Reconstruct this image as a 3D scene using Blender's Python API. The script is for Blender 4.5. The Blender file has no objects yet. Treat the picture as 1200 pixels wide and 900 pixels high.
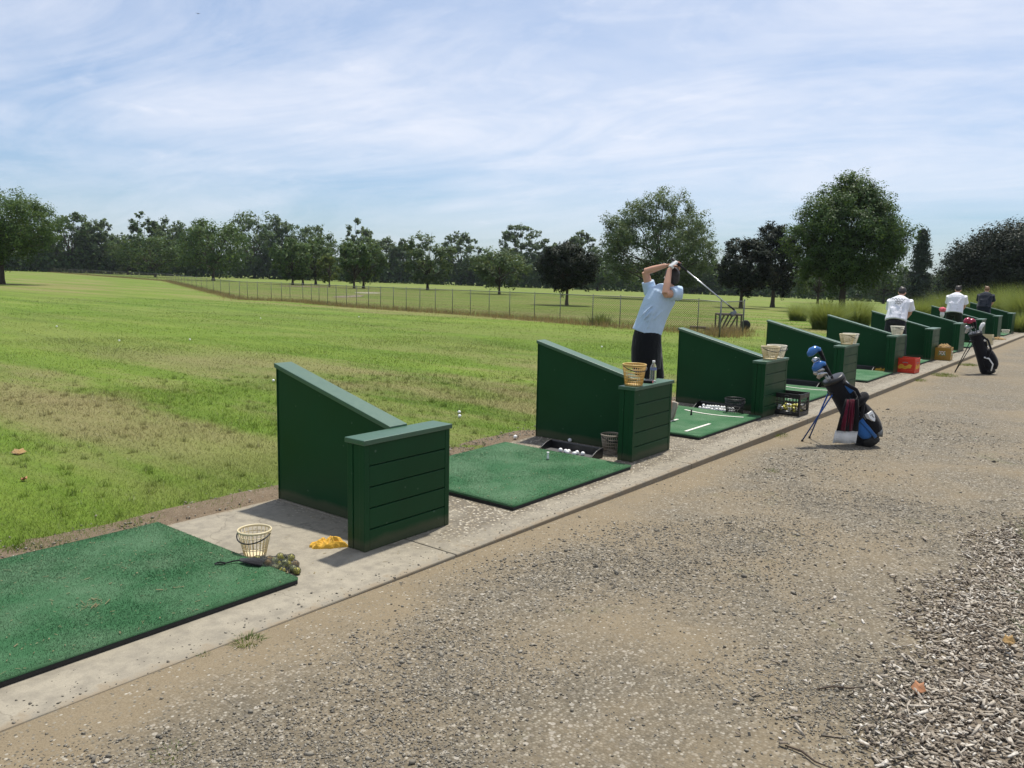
import bpy, math, random
import numpy as np
from mathutils import Vector, Matrix
random.seed(7)
rng = np.random.default_rng(11)
R = math.radians
scene = bpy.context.scene
COL = scene.collection

# ------------------------------------------------------------------ camera model (metres; X along the bays, Y over the range, Z up)
F_PX, PITCH, ROLL, YAW, EYE = 946.5, R(7.848), R(1.229), R(37.975), 1.775
FW = np.array([math.cos(YAW)*math.cos(PITCH), math.sin(YAW)*math.cos(PITCH), -math.sin(PITCH)])
RT = np.array([math.sin(YAW), -math.cos(YAW), 0.0])
UP = np.cross(RT, FW)
R2 = RT*math.cos(ROLL)+UP*math.sin(ROLL)
U2 = UP*math.cos(ROLL)-RT*math.sin(ROLL)
EYEP = np.array([0, 0, EYE])

def terrain_z(x, y):
    """gentle fall of the land beyond the mown range"""
    x = np.asarray(x, float); y = np.asarray(y, float)
    r = np.hypot(x, y)
    fwd = np.maximum(x*math.cos(YAW)+y*math.sin(YAW), 1e-3)
    lat = x*math.sin(YAW)-y*math.cos(YAW)
    t = np.clip(0.5+0.78*lat/fwd, 0, 1)
    s = .002+.020*t
    return -s*np.maximum(0, r-28.)

def ray(px, py):
    return FW+R2*(px-600)/F_PX-U2*(py-450)/F_PX

def at(px, py, z=0.0):
    d = ray(px, py); t = (z-EYE)/d[2]
    return EYEP+t*d

def far(px, py, dmax=255.):
    d = ray(px, py); d = d/np.linalg.norm(d[:2])
    for t in np.arange(8, dmax, .25):
        p = EYEP+t*d
        if p[2] <= terrain_z(p[0], p[1]):
            break
    p[2] = terrain_z(p[0], p[1])
    return p

def depth(p):
    return float((np.asarray(p)-EYEP)@FW)

# ------------------------------------------------------------------ helpers
def tag(o, label=None, cat=None, group=None, kind=None):
    if label: o['label'] = label
    if cat: o['category'] = cat
    if group: o['group'] = group
    if kind: o['kind'] = kind
    return o

def empty(name, loc, rz=0.0, label=None, cat=None, group=None):
    o = bpy.data.objects.new(name, None)
    COL.objects.link(o)
    o.location = tuple(float(v) for v in loc); o.rotation_euler = (0, 0, rz)
    o.empty_display_size = .1
    return tag(o, label, cat, group)

def arr_mesh(name, V, Fc, mat, parent=None, smooth=False, normals=None):
    """V (n,3), Fc (m,k) arrays -> one mesh object"""
    V = np.asarray(V, np.float32); Fc = np.asarray(Fc, np.int32)
    me = bpy.data.meshes.new(name)
    n, k = Fc.shape
    me.vertices.add(len(V)); me.vertices.foreach_set('co', V.ravel())
    me.loops.add(n*k); me.loops.foreach_set('vertex_index', Fc.ravel())
    me.polygons.add(n)
    me.polygons.foreach_set('loop_start', np.arange(0, n*k, k, dtype=np.int32))
    if smooth: me.polygons.foreach_set('use_smooth', np.ones(n, bool))
    me.update(calc_edges=True)
    if normals is not None:
        me.polygons.foreach_set('use_smooth', np.ones(n, bool))
        me.normals_split_custom_set_from_vertices(np.asarray(normals, np.float32))
    me.materials.append(mat)
    o = bpy.data.objects.new(name, me); COL.objects.link(o)
    if parent: o.parent = parent
    return o

class MB:
    def __init__(self): self.v = []; self.f = []; self.mi = []; self.cur = 0
    def add(self, vs, fs):
        b = len(self.v); self.v += [tuple(float(c) for c in p) for p in vs]
        self.f += [tuple(b+i for i in f) for f in fs]; self.mi += [self.cur]*len(fs)
        return self
    def box(self, x0, x1, y0, y1, z0, z1, M=None):
        vs = [Vector(p) for p in ((x0,y0,z0),(x1,y0,z0),(x1,y1,z0),(x0,y1,z0),(x0,y0,z1),(x1,y0,z1),(x1,y1,z1),(x0,y1,z1))]
        if M: vs = [M @ p for p in vs]
        return self.add(vs, [(0,3,2,1),(4,5,6,7),(0,1,5,4),(1,2,6,5),(2,3,7,6),(3,0,4,7)])
    def prism(self, poly, axis, a, b, M=None):
        """poly in the two other axes, extruded along axis (0 or 1 or 2)"""
        n = len(poly); vs = []
        for t in (a, b):
            for (u, w) in poly:
                p = [(t,u,w),(u,t,w),(u,w,t)][axis]; vs.append(Vector(p))
        if M: vs = [M @ p for p in vs]
        fs = [tuple(range(n))[::-1], tuple(range(n, 2*n))]+[(i,(i+1)%n,n+(i+1)%n,n+i) for i in range(n)]
        return self.add(vs, fs)
    def loft(self, pts, rad, n=10, cap=True, up=(0,0,1), closed=False):
        """tube through pts; rad = scalar or (a,b) per point"""
        pts = [Vector(p) for p in pts]; m = len(pts); vs = []
        prev = None
        for i, p in enumerate(pts):
            if closed: d = pts[(i+1)%m]-pts[(i-1)%m]
            else: d = pts[min(i+1,m-1)]-pts[max(i-1,0)]
            if d.length < 1e-9: d = Vector((0,0,1))
            d.normalize()
            if prev is None:
                u = Vector(up); u = u-d*u.dot(d)
                if u.length < 1e-3: u = Vector((1,0,0))-d*d.x
                if u.length < 1e-3: u = Vector((0,1,0))-d*d.y
            else:
                u = prev-d*prev.dot(d)
            u.normalize(); prev = u; w = d.cross(u)
            r = rad[i] if isinstance(rad, (list, tuple)) else rad
            a, b = r if isinstance(r, (list, tuple)) else (r, r)
            for k in range(n):
                t = 2*math.pi*k/n
                vs.append(p+u*(a*math.cos(t))+w*(b*math.sin(t)))
        fs = []
        for i in range(m if closed else m-1):
            j = (i+1) % m
            for k in range(n):
                fs.append((i*n+k, i*n+(k+1)%n, j*n+(k+1)%n, j*n+k))
        if cap and not closed:
            fs.append(tuple(range(n))[::-1]); fs.append(tuple((m-1)*n+k for k in range(n)))
        return self.add(vs, fs)
    def lathe(self, prof, n=20, c=(0,0,0), cap=True):
        vs = []; c = Vector(c)
        for (r, z) in prof:
            for k in range(n):
                t = 2*math.pi*k/n; vs.append(c+Vector((r*math.cos(t), r*math.sin(t), z)))
        fs = [(i*n+k, i*n+(k+1)%n, (i+1)*n+(k+1)%n, (i+1)*n+k) for i in range(len(prof)-1) for k in range(n)]
        if cap: fs.append(tuple(range(n))[::-1]); fs.append(tuple((len(prof)-1)*n+k for k in range(n)))
        return self.add(vs, fs)
    def ball(self, c, r, n=10, m=7, M=None):
        rx, ry, rz = r if isinstance(r, (tuple, list)) else (r, r, r)
        vs = [Vector((0,0,-rz))]
        for i in range(1, m):
            ph = -math.pi/2+math.pi*i/m
            for k in range(n):
                t = 2*math.pi*k/n
                vs.append(Vector((rx*math.cos(ph)*math.cos(t), ry*math.cos(ph)*math.sin(t), rz*math.sin(ph))))
        vs.append(Vector((0,0,rz)))
        if M: vs = [M @ p for p in vs]
        c = Vector(c); vs = [p+c for p in vs]
        fs = [(0, 1+(k+1)%n, 1+k) for k in range(n)]
        for i in range(m-2):
            for k in range(n):
                fs.append((1+i*n+k, 1+i*n+(k+1)%n, 1+(i+1)*n+(k+1)%n, 1+(i+1)*n+k))
        e = len(vs)-1
        fs += [(e, 1+(m-2)*n+k, 1+(m-2)*n+(k+1)%n) for k in range(n)]
        return self.add(vs, fs)
    def build(self, name, mat, parent=None, smooth=False, bevel=0.0, seg=2):
        me = bpy.data.meshes.new(name); me.from_pydata(self.v, [], self.f)
        mats = mat if isinstance(mat, (list, tuple)) else [mat]
        for m in mats: me.materials.append(m)
        if len(mats) > 1: me.polygons.foreach_set('material_index', self.mi)
        if smooth: me.polygons.foreach_set('use_smooth', [True]*len(self.f))
        me.update()
        o = bpy.data.objects.new(name, me); COL.objects.link(o)
        if parent: o.parent = parent
        if bevel:
            b = o.modifiers.new('bevel', 'BEVEL'); b.width = bevel; b.segments = seg; b.limit_method = 'ANGLE'; b.angle_limit = R(40)
        return o
    def remeshed(self, name, mat, parent, voxel, smooth_it=6, fac=.5):
        me = bpy.data.meshes.new('tmp'); me.from_pydata(self.v, [], self.f); me.update()
        t = bpy.data.objects.new('tmp', me); COL.objects.link(t)
        m = t.modifiers.new('r', 'REMESH'); m.mode = 'VOXEL'; m.voxel_size = voxel
        s = t.modifiers.new('s', 'SMOOTH'); s.iterations = smooth_it; s.factor = fac
        dg = bpy.context.evaluated_depsgraph_get(); dg.update()
        out = bpy.data.meshes.new_from_object(t.evaluated_get(dg))
        bpy.data.objects.remove(t)
        out.name = name; out.materials.clear(); out.materials.append(mat)
        out.polygons.foreach_set('use_smooth', [True]*len(out.polygons)); out.update()
        o = bpy.data.objects.new(name, out); COL.objects.link(o)
        if parent: o.parent = parent
        return o

def copy_tree(o, loc=None, rz=None, label=None, group=None, parent=None):
    kids = list(o.children)
    c = o.copy(); COL.objects.link(c)
    if parent: c.parent = parent
    if loc is not None: c.location = tuple(float(v) for v in loc)
    if rz is not None: c.rotation_euler = (0, 0, rz)
    if label: c['label'] = label
    if group: c['group'] = group
    for k in kids: copy_tree(k, parent=c)
    return c

# ------------------------------------------------------------------ materials
class N:
    """small wrapper round a node tree"""
    def __init__(self, name):
        self.m = bpy.data.materials.new(name); self.m.use_nodes = True
        self.t = self.m.node_tree; self.t.nodes.clear()
        self.out = self.n('ShaderNodeOutputMaterial')
    def n(self, typ, **kw):
        nd = self.t.nodes.new(typ)
        for k, v in kw.items(): setattr(nd, k, v)
        return nd
    def l(self, a, b): self.t.links.new(a, b)
    def val(self, sock, v):
        if hasattr(v, 'is_output'): self.l(v, sock)
        else: sock.default_value = v
    def pos(self): return self.n('ShaderNodeNewGeometry').outputs['Position']
    def obj(self): return self.n('ShaderNodeTexCoord').outputs['Object']
    def scale(self, v, s):
        m = self.n('ShaderNodeMapping'); self.l(v, m.inputs['Vector']); m.inputs['Scale'].default_value = s
        return m.outputs[0]
    def noise(self, v, scale, detail=4, rough=.55, dist=0):
        t = self.n('ShaderNodeTexNoise'); self.l(v, t.inputs['Vector'])
        t.inputs['Scale'].default_value = scale; t.inputs['Detail'].default_value = detail
        t.inputs['Roughness'].default_value = rough; t.inputs['Distortion'].default_value = dist
        return t.outputs['Fac']
    def voro(self, v, scale, feature='F1', out='Distance', rnd=1.0):
        t = self.n('ShaderNodeTexVoronoi', feature=feature); self.l(v, t.inputs['Vector'])
        t.inputs['Scale'].default_value = scale; t.inputs['Randomness'].default_value = rnd
        return t.outputs[out]
    def ramp(self, f, stops):
        r = self.n('ShaderNodeValToRGB'); self.l(f, r.inputs[0]); e = r.color_ramp.elements
        while len(e) < len(stops): e.new(.5)
        for el, (p, c) in zip(e, stops):
            el.position = p; el.color = (c, c, c, 1) if isinstance(c, (int, float)) else tuple(c)+(1,)
        return r.outputs[0]
    def mix(self, fac, a, b, mode='MIX'):
        m = self.n('ShaderNodeMix', data_type='RGBA', blend_type=mode)
        self.val(m.inputs[0], fac)
        for s, v in ((m.inputs[6], a), (m.inputs[7], b)):
            if hasattr(v, 'is_output'): self.l(v, s)
            else: s.default_value = tuple(v)+(1,)
        return m.outputs[2]
    def math(self, op, a, b=0.0, clamp=False):
        m = self.n('ShaderNodeMath', operation=op, use_clamp=clamp)
        self.val(m.inputs[0], a); self.val(m.inputs[1], b)
        return m.outputs[0]
    def rand(self): return self.n('ShaderNodeNewGeometry').outputs['Random Per Island']
    def bump(self, h, strength, dist=.01):
        b = self.n('ShaderNodeBump'); self.l(h, b.inputs['Height'])
        b.inputs['Strength'].default_value = strength; b.inputs['Distance'].default_value = dist
        return b.outputs[0]
    def pbr(self, col, rough=.6, bump=None, metal=0, spec=.5, **kw):
        p = self.n('ShaderNodeBsdfPrincipled')
        if hasattr(col, 'is_output'): self.l(col, p.inputs['Base Color'])
        else: p.inputs['Base Color'].default_value = tuple(col)+(1,)
        self.val(p.inputs['Roughness'], rough); p.inputs['Metallic'].default_value = metal
        p.inputs['Specular IOR Level'].default_value = spec
        if bump: self.l(bump, p.inputs['Normal'])
        for k, v in kw.items(): p.inputs[k.replace('_', ' ')].default_value = v
        self.l(p.outputs[0], self.out.inputs[0]); self.p = p
        return self.m
    def leaf(self, col, trans=.4, tcol=None, rough=.55, spec=.3):
        d = self.n('ShaderNodeBsdfPrincipled'); self.l(col, d.inputs['Base Color'])
        d.inputs['Roughness'].default_value = rough; d.inputs['Specular IOR Level'].default_value = spec
        t = self.n('ShaderNodeBsdfTranslucent'); self.l(tcol or col, t.inputs[0])
        mx = self.n('ShaderNodeMixShader'); mx.inputs[0].default_value = trans
        self.l(d.outputs[0], mx.inputs[1]); self.l(t.outputs[0], mx.inputs[2]); self.l(mx.outputs[0], self.out.inputs[0])
        return self.m

M = {}
def simple(name, col, rough=.6, metal=0, spec=.5, var=.12, sc=30, bump=0.0, **kw):
    n = N(name); f = n.noise(n.obj(), sc, 5)
    c = n.mix(f, [v*(1-var) for v in col], [min(1, v*(1+var)) for v in col])
    M[name] = n.pbr(c, rough, n.bump(f, bump, .004) if bump else None, metal, spec, **kw)
    return M[name]

# painted boards of the dividers
n = N('green_paint'); o_ = n.obj()
f1 = n.noise(o_, 3.0, 5); f2 = n.noise(n.scale(o_, (6, 6, .7)), 14, 5); f3 = n.noise(o_, 70, 3)
c = n.mix(f1, (.0032, .036, .0115), (.0052, .054, .0175))
c = n.mix(n.ramp(f2, [(.62, 0), (.78, .35)]), c, (.010, .042, .020))
f5 = n.noise(n.scale(o_, (3, 3, 9)), 9, 6, .75)
c = n.mix(n.ramp(f5, [(.64, 0), (.70, .30)]), c, (.035, .075, .045))
v5 = n.voro(o_, 7.0); c = n.mix(n.math('MULTIPLY', n.ramp(v5, [(.045, .55), (.075, 0)]), n.ramp(f3, [(.4, .3), (.6, 1)])), c, (.10, .15, .11))
sz = n.n('ShaderNodeSeparateXYZ'); n.l(o_, sz.inputs[0])
c = n.mix(n.math('MULTIPLY', n.ramp(n.math('ADD', sz.outputs[2], n.math('MULTIPLY', f1, -.10)), [(-.04, .8), (.04, 0)]), .6), c, (.10, .085, .055))
M['green_paint'] = n.pbr(c, n.ramp(f1, [(.3, .38), (.7, .5)]), n.bump(n.math('ADD', n.math('MULTIPLY', f2, .6), n.math('MULTIPLY', f3, .3)), .12, .004), spec=.2)
n = N('green_paint_glare'); o_ = n.obj()
f2 = n.noise(n.scale(o_, (3, 1, 1)), 22, 6, .65); f3 = n.noise(n.scale(o_, (14, 2.2, 2.2)), 3.0, 7, .72)
f4 = n.noise(o_, 60, 3)
c = n.mix(f2, (.010, .062, .026), (.028, .100, .052))  # same paint as the boards, lightened on the caps to paint in sky glare
chip = n.ramp(f3, [(.545, 0), (.62, 1)])
c = n.mix(n.math('MULTIPLY', chip, .7), c, (.02, .075, .05))
M['green_paint_glare'] = n.pbr(c, n.ramp(f2, [(.3, .36), (.75, .52)]), n.bump(n.math('ADD', n.math('MULTIPLY', f3, .6), n.math('MULTIPLY', f4, .4)), .25, .004), spec=.9)

# artificial turf
n = N('mat_turf'); p_ = n.pos()
f1 = n.noise(p_, 2.2, 4, .6); f2 = n.noise(p_, 220, 2, .7); f3 = n.noise(p_, 17, 5, .7)
c = n.mix(f2, (.020, .082, .030), (.050, .150, .064))
c = n.mix(n.ramp(f1, [(.40, 0), (.62, .65)]), c, (.100, .180, .100))
c = n.mix(n.ramp(f3, [(.68, 0), (.76, .75)]), c, (.22, .22, .13))
M['mat_turf'] = n.pbr(c, .85, n.bump(f2, .8, .006), spec=.2)
n = N('turf_fibre'); rn = n.rand(); f1 = n.noise(n.pos(), 2.2, 4, .6)
c = n.mix(rn, (.024, .088, .033), (.060, .165, .074))
c = n.mix(n.ramp(f1, [(.40, 0), (.62, .6)]), c, (.125, .205, .115))
M['turf_fibre'] = n.leaf(c, .2, None, .5, .3)
simple('black_rubber', (.016, .016, .015), .8, bump=.3)
simple('white_line', (.62, .62, .55), .8, var=.25, sc=60)

# concrete with exposed aggregate further along
n = N('concrete'); p_ = n.pos()
f1 = n.noise(p_, 1.6, 5, .6); f2 = n.noise(p_, 120, 3, .7); f3 = n.noise(p_, 9, 6, .65)
base = n.mix(f1, (.255, .228, .172), (.365, .328, .255))
base = n.mix(n.ramp(f3, [(.36, .75), (.58, 0)]), base, (.19, .17, .135))
f5 = n.noise(p_, 26, 4, .7); base = n.mix(n.ramp(f5, [(.66, 0), (.72, .6)]), base, (.13, .115, .09))
v1 = n.voro(p_, 46); vc = n.voro(p_, 46, out='Color')
sep = n.n('ShaderNodeSeparateColor'); n.l(vc, sep.inputs[0])
stone = n.ramp(sep.outputs[0], [(0, (.10, .085, .065)), (.35, (.20, .16, .10)), (.65, (.42, .36, .26)), (1, (.62, .57, .47))])
agg = n.mix(n.ramp(v1, [(.26, 0), (.50, .9)]), stone, (.115, .098, .072))
sx = n.n('ShaderNodeSeparateXYZ'); n.l(p_, sx.inputs[0])
edge = n.math('ADD', n.math('MULTIPLY', n.math('SUBTRACT', f3, .5), 2.4), n.math('SUBTRACT', sx.outputs[0], 3.5))
fac = n.math('MULTIPLY', n.ramp(edge, [(0, 0), (.6, 1)]), n.ramp(n.noise(p_, 2.5, 4), [(.30, .35), (.52, 1)]))
edgey = n.ramp(n.math('SUBTRACT', sx.outputs[1], 3.28), [(.12, 0), (.28, 1)])
fac = n.math('MULTIPLY', fac, n.math('MAXIMUM', edgey, .25))
wp = n.n('ShaderNodeVectorMath', operation='ADD'); n.l(p_, wp.inputs[0]); nz = n.n('ShaderNodeTexNoise'); n.l(p_, nz.inputs['Vector']); nz.inputs['Scale'].default_value = 3.5; nz.inputs['Detail'].default_value = 5
ms = n.n('ShaderNodeVectorMath', operation='SCALE'); n.l(nz.outputs['Color'], ms.inputs[0]); ms.inputs['Scale'].default_value = .35; n.l(ms.outputs[0], wp.inputs[1])
crk = n.voro(wp.outputs[0], .62, 'DISTANCE_TO_EDGE')
base = n.mix(n.ramp(crk, [(.0012, .5), (.0032, 0)]), base, (.09, .075, .055))
c = n.mix(fac, base, agg)
soil = n.math('ADD', n.ramp(n.math('SUBTRACT', sx.outputs[1], 3.285), [(.0, .62), (.16, 0)]), n.ramp(n.math('SUBTRACT', 5.17, sx.outputs[1]), [(.0, .62), (.14, 0)]))
c = n.mix(n.ramp(n.math('ADD', n.math('MULTIPLY', f3, .8), n.math('MULTIPLY', soil, .5)), [(.60, 0), (.74, .75)]), c, (.22, .17, .11))
c = n.mix(n.ramp(f2, [(.35, .35), (.6, 0)]), c, (.17, .155, .12))
h = n.math('ADD', n.math('MULTIPLY', n.math('SUBTRACT', 1.0, v1), fac), n.math('MULTIPLY', f2, .4))
M['concrete'] = n.pbr(c, .85, n.bump(h, .5, .006), spec=.3)

# gravelly dirt of the path
def gravel_mat(name):
    n = N(name); p_ = n.pos()
    big = n.noise(p_, .85, 5, .62, .6); mid = n.noise(p_, 5.5, 5, .6); fine = n.noise(p_, 130, 3, .7)
    v1 = n.voro(p_, 75); vc = n.voro(p_, 75, out='Color'); v2 = n.voro(p_, 34); v2c = n.voro(p_, 34, out='Color')
    s1 = n.n('ShaderNodeSeparateColor'); n.l(vc, s1.inputs[0]); s2 = n.n('ShaderNodeSeparateColor'); n.l(v2c, s2.inputs[0])
    st = n.ramp(s1.outputs[0], [(0, (.090, .080, .062)), (.35, (.172, .149, .112)), (.75, (.262, .232, .180)), (1, (.45, .41, .34))])
    st2 = n.ramp(s2.outputs[1], [(0, (.11, .10, .085)), (.5, (.21, .185, .15)), (1, (.46, .42, .36))])
    grav = n.mix(n.ramp(v1, [(.35, 0), (.6, .7)]), st, (.115, .096, .068))
    grav = n.mix(n.math('MULTIPLY', n.ramp(s2.outputs[0], [(.72, 0), (.75, 1)]), n.ramp(v2, [(.32, 1), (.45, 0)])), grav, st2)
    dirt = n.mix(mid, (.205, .160, .100), (.295, .238, .158))
    dirt = n.mix(n.ramp(fine, [(.3, .5), (.6, 0)]), dirt, (.12, .085, .05))
    speck = n.ramp(s1.outputs[1], [(.80, 0), (.84, 1)])
    dirt = n.mix(n.math('MULTIPLY', speck, n.ramp(v1, [(.4, 1), (.55, 0)])), dirt, st)
    sx = n.n('ShaderNodeSeparateXYZ'); n.l(p_, sx.inputs[0])
    kerb = n.ramp(n.math('SUBTRACT', 3.30, sx.outputs[1]), [(.0, .25), (.55, 0)])        # bare earth along the concrete
    f = n.ramp(n.math('SUBTRACT', n.math('ADD', n.math('MULTIPLY', big, .7), n.math('MULTIPLY', mid, .3)), kerb), [(.34, .06), (.47, .5), (.60, .92)])
    c = n.mix(f, dirt, grav)
    green = n.ramp(n.noise(p_, 1.3, 6, .7, .4), [(.62, 0), (.72, .35)])
    c = n.mix(green, c, (.13, .14, .06))
    h = n.math('ADD', n.math('MULTIPLY', n.math('SUBTRACT', 1.0, v1), n.math('ADD', n.math('MULTIPLY', f, .7), .2)), n.math('MULTIPLY', fine, .3))
    c = n.mix(1.0, c, (.90, .915, .915), 'MULTIPLY')
    M[name] = n.pbr(c, .9, n.bump(h, .9, .010), spec=.2)
gravel_mat('path_gravel')
n = N('loose_stone'); rn = n.rand()
c = n.ramp(rn, [(0, (.125, .114, .094)), (.4, (.178, .160, .127)), (.85, (.25, .228, .184)), (1, (.40, .37, .31))])
M['loose_stone'] = n.pbr(c, .85, spec=.3)
n = N('wood_chip'); rn = n.rand(); f = n.noise(n.scale(n.obj(), (1, 1, 1)), 90, 3)
c = n.ramp(rn, [(0, (.105, .085, .065)), (.25, (.235, .198, .155)), (.50, (.36, .315, .25)), (.85, (.50, .455, .385)), (1, (.62, .585, .52))])
c = n.mix(n.ramp(f, [(.4, .4), (.6, 0)]), c, (.09, .07, .05))
M['wood_chip'] = n.pbr(c, .85, n.bump(f, .4, .004), spec=.25)
n = N('mulch_soil'); f = n.noise(n.pos(), 30, 6, .7)
M['mulch_soil'] = n.pbr(n.mix(f, (.12, .098, .074), (.30, .255, .195)), .95, n.bump(f, 1, .02), spec=.2)
n = N('dry_soil'); p_ = n.pos(); f = n.noise(p_, 14, 6, .7); f2 = n.noise(p_, 90, 3, .7)
c = n.mix(f, (.085, .062, .040), (.235, .180, .120)); c = n.mix(n.ramp(f2, [(.55, 0), (.72, .7)]), c, (.36, .30, .22))
M['dry_soil'] = n.pbr(c, .95, n.bump(n.math('ADD', f, f2), .9, .012), spec=.2)

# lawn: lush, worn and dry patches (shared by the sheet and the blades)
def lawn_cols(n):
    p_ = n.pos()
    sm = n.n('ShaderNodeMapping'); n.l(p_, sm.inputs['Vector']); sm.inputs['Rotation'].default_value = (0, 0, -YAW); sm.inputs['Scale'].default_value = (1.0, .26, 1)
    a = n.noise(sm.outputs[0], .30, 5, .58, .3); b = n.noise(sm.outputs[0], 1.6, 5, .62); big = n.noise(p_, .045, 3, .5)
    dry = n.ramp(n.math('ADD', n.math('MULTIPLY', a, .72), n.math('MULTIPLY', b, .28)), [(.475, 0), (.56, .7), (.68, .95)])
    # the mown range close to the bays is the most worn, beyond it grows greener
    sx = n.n('ShaderNodeSeparateXYZ'); n.l(p_, sx.inputs[0])
    rr = n.n('ShaderNodeVectorMath', operation='LENGTH'); n.l(p_, rr.inputs[0])
    wear = n.ramp(n.math('DIVIDE', rr.outputs['Value'], 40.0), [(.16, .25), (.24, 1.0), (.36, .95), (.50, .28), (1.0, .22)])
    lush = n.mix(b, (.088, .160, .014), (.150, .235, .026))
    st3 = n.n('ShaderNodeMapping'); n.l(p_, st3.inputs['Vector']); st3.inputs['Rotation'].default_value = (0, 0, -YAW); st3.inputs['Scale'].default_value = (1.1, .10, 1)
    streak = n.noise(st3.outputs[0], .55, 6, .68, .2)
    lush = n.mix(n.ramp(streak, [(.38, .75), (.50, 0)]), lush, (.070, .125, .013)); lush = n.mix(n.ramp(streak, [(.52, 0), (.66, .7)]), lush, (.195, .270, .040))
    lush = n.mix(n.ramp(big, [(.4, 0), (.65, .5)]), lush, (.175, .235, .034))
    st2 = n.n('ShaderNodeMapping'); n.l(p_, st2.inputs['Vector']); st2.inputs['Rotation'].default_value = (0, 0, -R(9)); st2.inputs['Scale'].default_value = (.42, .05, 1)
    bands = n.noise(st2.outputs[0], 1.0, 5, .6, .4)
    sxx = n.n('ShaderNodeSeparateXYZ'); n.l(p_, sxx.inputs[0])
    farf = n.ramp(n.math('DIVIDE', sxx.outputs[0], 60.), [(.33, 0), (.40, 1), (1, .8)])
    lush = n.mix(n.math('MULTIPLY', n.ramp(bands, [(.46, 0), (.60, .85)]), farf), lush, (.235, .205, .085))
    lush = n.mix(n.ramp(bands, [(.30, .45), (.44, 0)]), lush, (.080, .115, .016))
    straw = n.mix(b, (.215, .175, .085), (.30, .245, .125))
    return n.mix(n.math('MULTIPLY', dry, wear), lush, straw), b
n = N('lawn_sheet'); c, b = lawn_cols(n); f = n.noise(n.pos(), 26, 5, .75); f2 = n.noise(n.pos(), 3, 5, .7)
c = n.mix(n.ramp(f, [(.35, .45), (.62, .0)]), c, (.075, .105, .018))
c = n.mix(n.ramp(f2, [(.35, .18), (.6, 0)]), c, (.09, .11, .02))
M['lawn_sheet'] = n.pbr(c, .9, n.bump(f, .8, .03), spec=.15)
n = N('grass_blade'); c, b = lawn_cols(n); rn = n.rand()
c = n.mix(n.ramp(rn, [(.0, .35), (.4, 0)]), c, (.075, .105, .016)); c = n.mix(n.ramp(rn, [(.80, 0), (1, .6)]), c, (.30, .26, .13))
M['grass_blade'] = n.leaf(c, .45, None, .45, .35)
def leafmat(name, stops, trans=.35, spec=.15, warm=1.25):
    n = N(name); rn = n.rand(); c = n.ramp(rn, stops)
    f = n.noise(n.obj(), .55, 3)
    c = n.mix(n.ramp(f, [(.35, .30), (.65, 0)]), c, [v*.65 for v in stops[0][1]])
    t = n.mix(.5, c, [min(1, stops[-1][1][0]*1.5*warm), min(1, stops[-1][1][1]*1.5), stops[-1][1][2]*.8])
    M[name] = n.leaf(c, trans, t, .5, spec)
leafmat('leaf_maple', [(0, (.036, .078, .025)), (.5, (.060, .115, .034)), (1, (.100, .165, .050))])
leafmat('leaf_bright', [(0, (.050, .090, .022)), (.5, (.085, .130, .034)), (1, (.130, .175, .050))])
leafmat('leaf_grey', [(0, (.050, .092, .038)), (.5, (.080, .130, .055)), (1, (.125, .180, .082))])
leafmat('leaf_dark', [(0, (.015, .023, .017)), (.5, (.024, .034, .024)), (1, (.040, .052, .034))], .2, .08)
leafmat('leaf_deep', [(0, (.038, .078, .028)), (.5, (.060, .110, .038)), (1, (.098, .152, .052))], .35, .12)
leafmat('leaf_needle', [(0, (.022, .040, .028)), (.5, (.036, .058, .040)), (1, (.060, .086, .056))], .15, .3)
leafmat('leaf_reed', [(0, (.070, .130, .034)), (.5, (.112, .178, .048)), (1, (.20, .255, .085))], .45, .3)
leafmat('leaf_weed', [(0, (.060, .105, .020)), (.5, (.095, .150, .032)), (1, (.150, .200, .060))], .4, .35)
leafmat('leaf_straw', [(0, (.150, .120, .060)), (.5, (.23, .19, .10)), (1, (.32, .27, .15))], .35, .3)
n = N('bark'); f = n.noise(n.scale(n.obj(), (5, 5, .8)), 4, 6, .7)
M['bark'] = n.pbr(n.mix(f, (.030, .023, .018), (.085, .068, .052)), .9, n.bump(f, .8, .05), spec=.2)
simple('galvanised', (.14, .145, .14), .5, metal=.5, var=.2)
simple('fence_wire', (.10, .082, .062), .7, metal=.2, var=.3)
simple('rusty_steel', (.075, .060, .050), .8, metal=.3, var=.4, sc=14)
simple('sand', (.42, .38, .30), .95, var=.15, sc=4)
simple('cream_plastic', (.62, .53, .33), .45, var=.08)
simple('amber_plastic', (.56, .37, .11), .4, var=.15)
simple('white_plastic', (.66, .62, .50), .45, var=.08)
simple('grey_basket', (.30, .25, .19), .5, var=.12)
simple('black_plastic', (.014, .014, .015), .42, spec=.5)
simple('grey_plastic', (.075, .075, .075), .55, spec=.5, bump=.15)
simple('red_plastic', (.60, .040, .016), .4, var=.12)
simple('mustard_plastic', (.36, .20, .025), .42, var=.15)
simple('ivory_plastic', (.55, .46, .27), .45, var=.12)
simple('print_yellow', (.72, .42, .04), .5, var=.15)
simple('print_white', (.74, .74, .72), .5, var=.06)
simple('print_grey', (.27, .28, .30), .8, var=.2)
simple('print_green', (.16, .26, .10), .5, var=.15)
simple('print_dark', (.05, .045, .04), .6)
n = N('golf_ball'); v = n.voro(n.obj(), 300)
M['golf_ball'] = n.pbr((.78, .78, .76), .3, n.bump(v, .3, .002), spec=.5)
simple('range_ball', (.60, .56, .10), .35, var=.2)
simple('old_ball', (.36, .38, .16), .4, var=.3)
n = N('net_cloth'); v = n.voro(n.obj(), 160, 'DISTANCE_TO_EDGE')
pb = n.n('ShaderNodeBsdfPrincipled'); pb.inputs['Base Color'].default_value = (.012, .016, .014, 1); pb.inputs['Roughness'].default_value = .7
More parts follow.
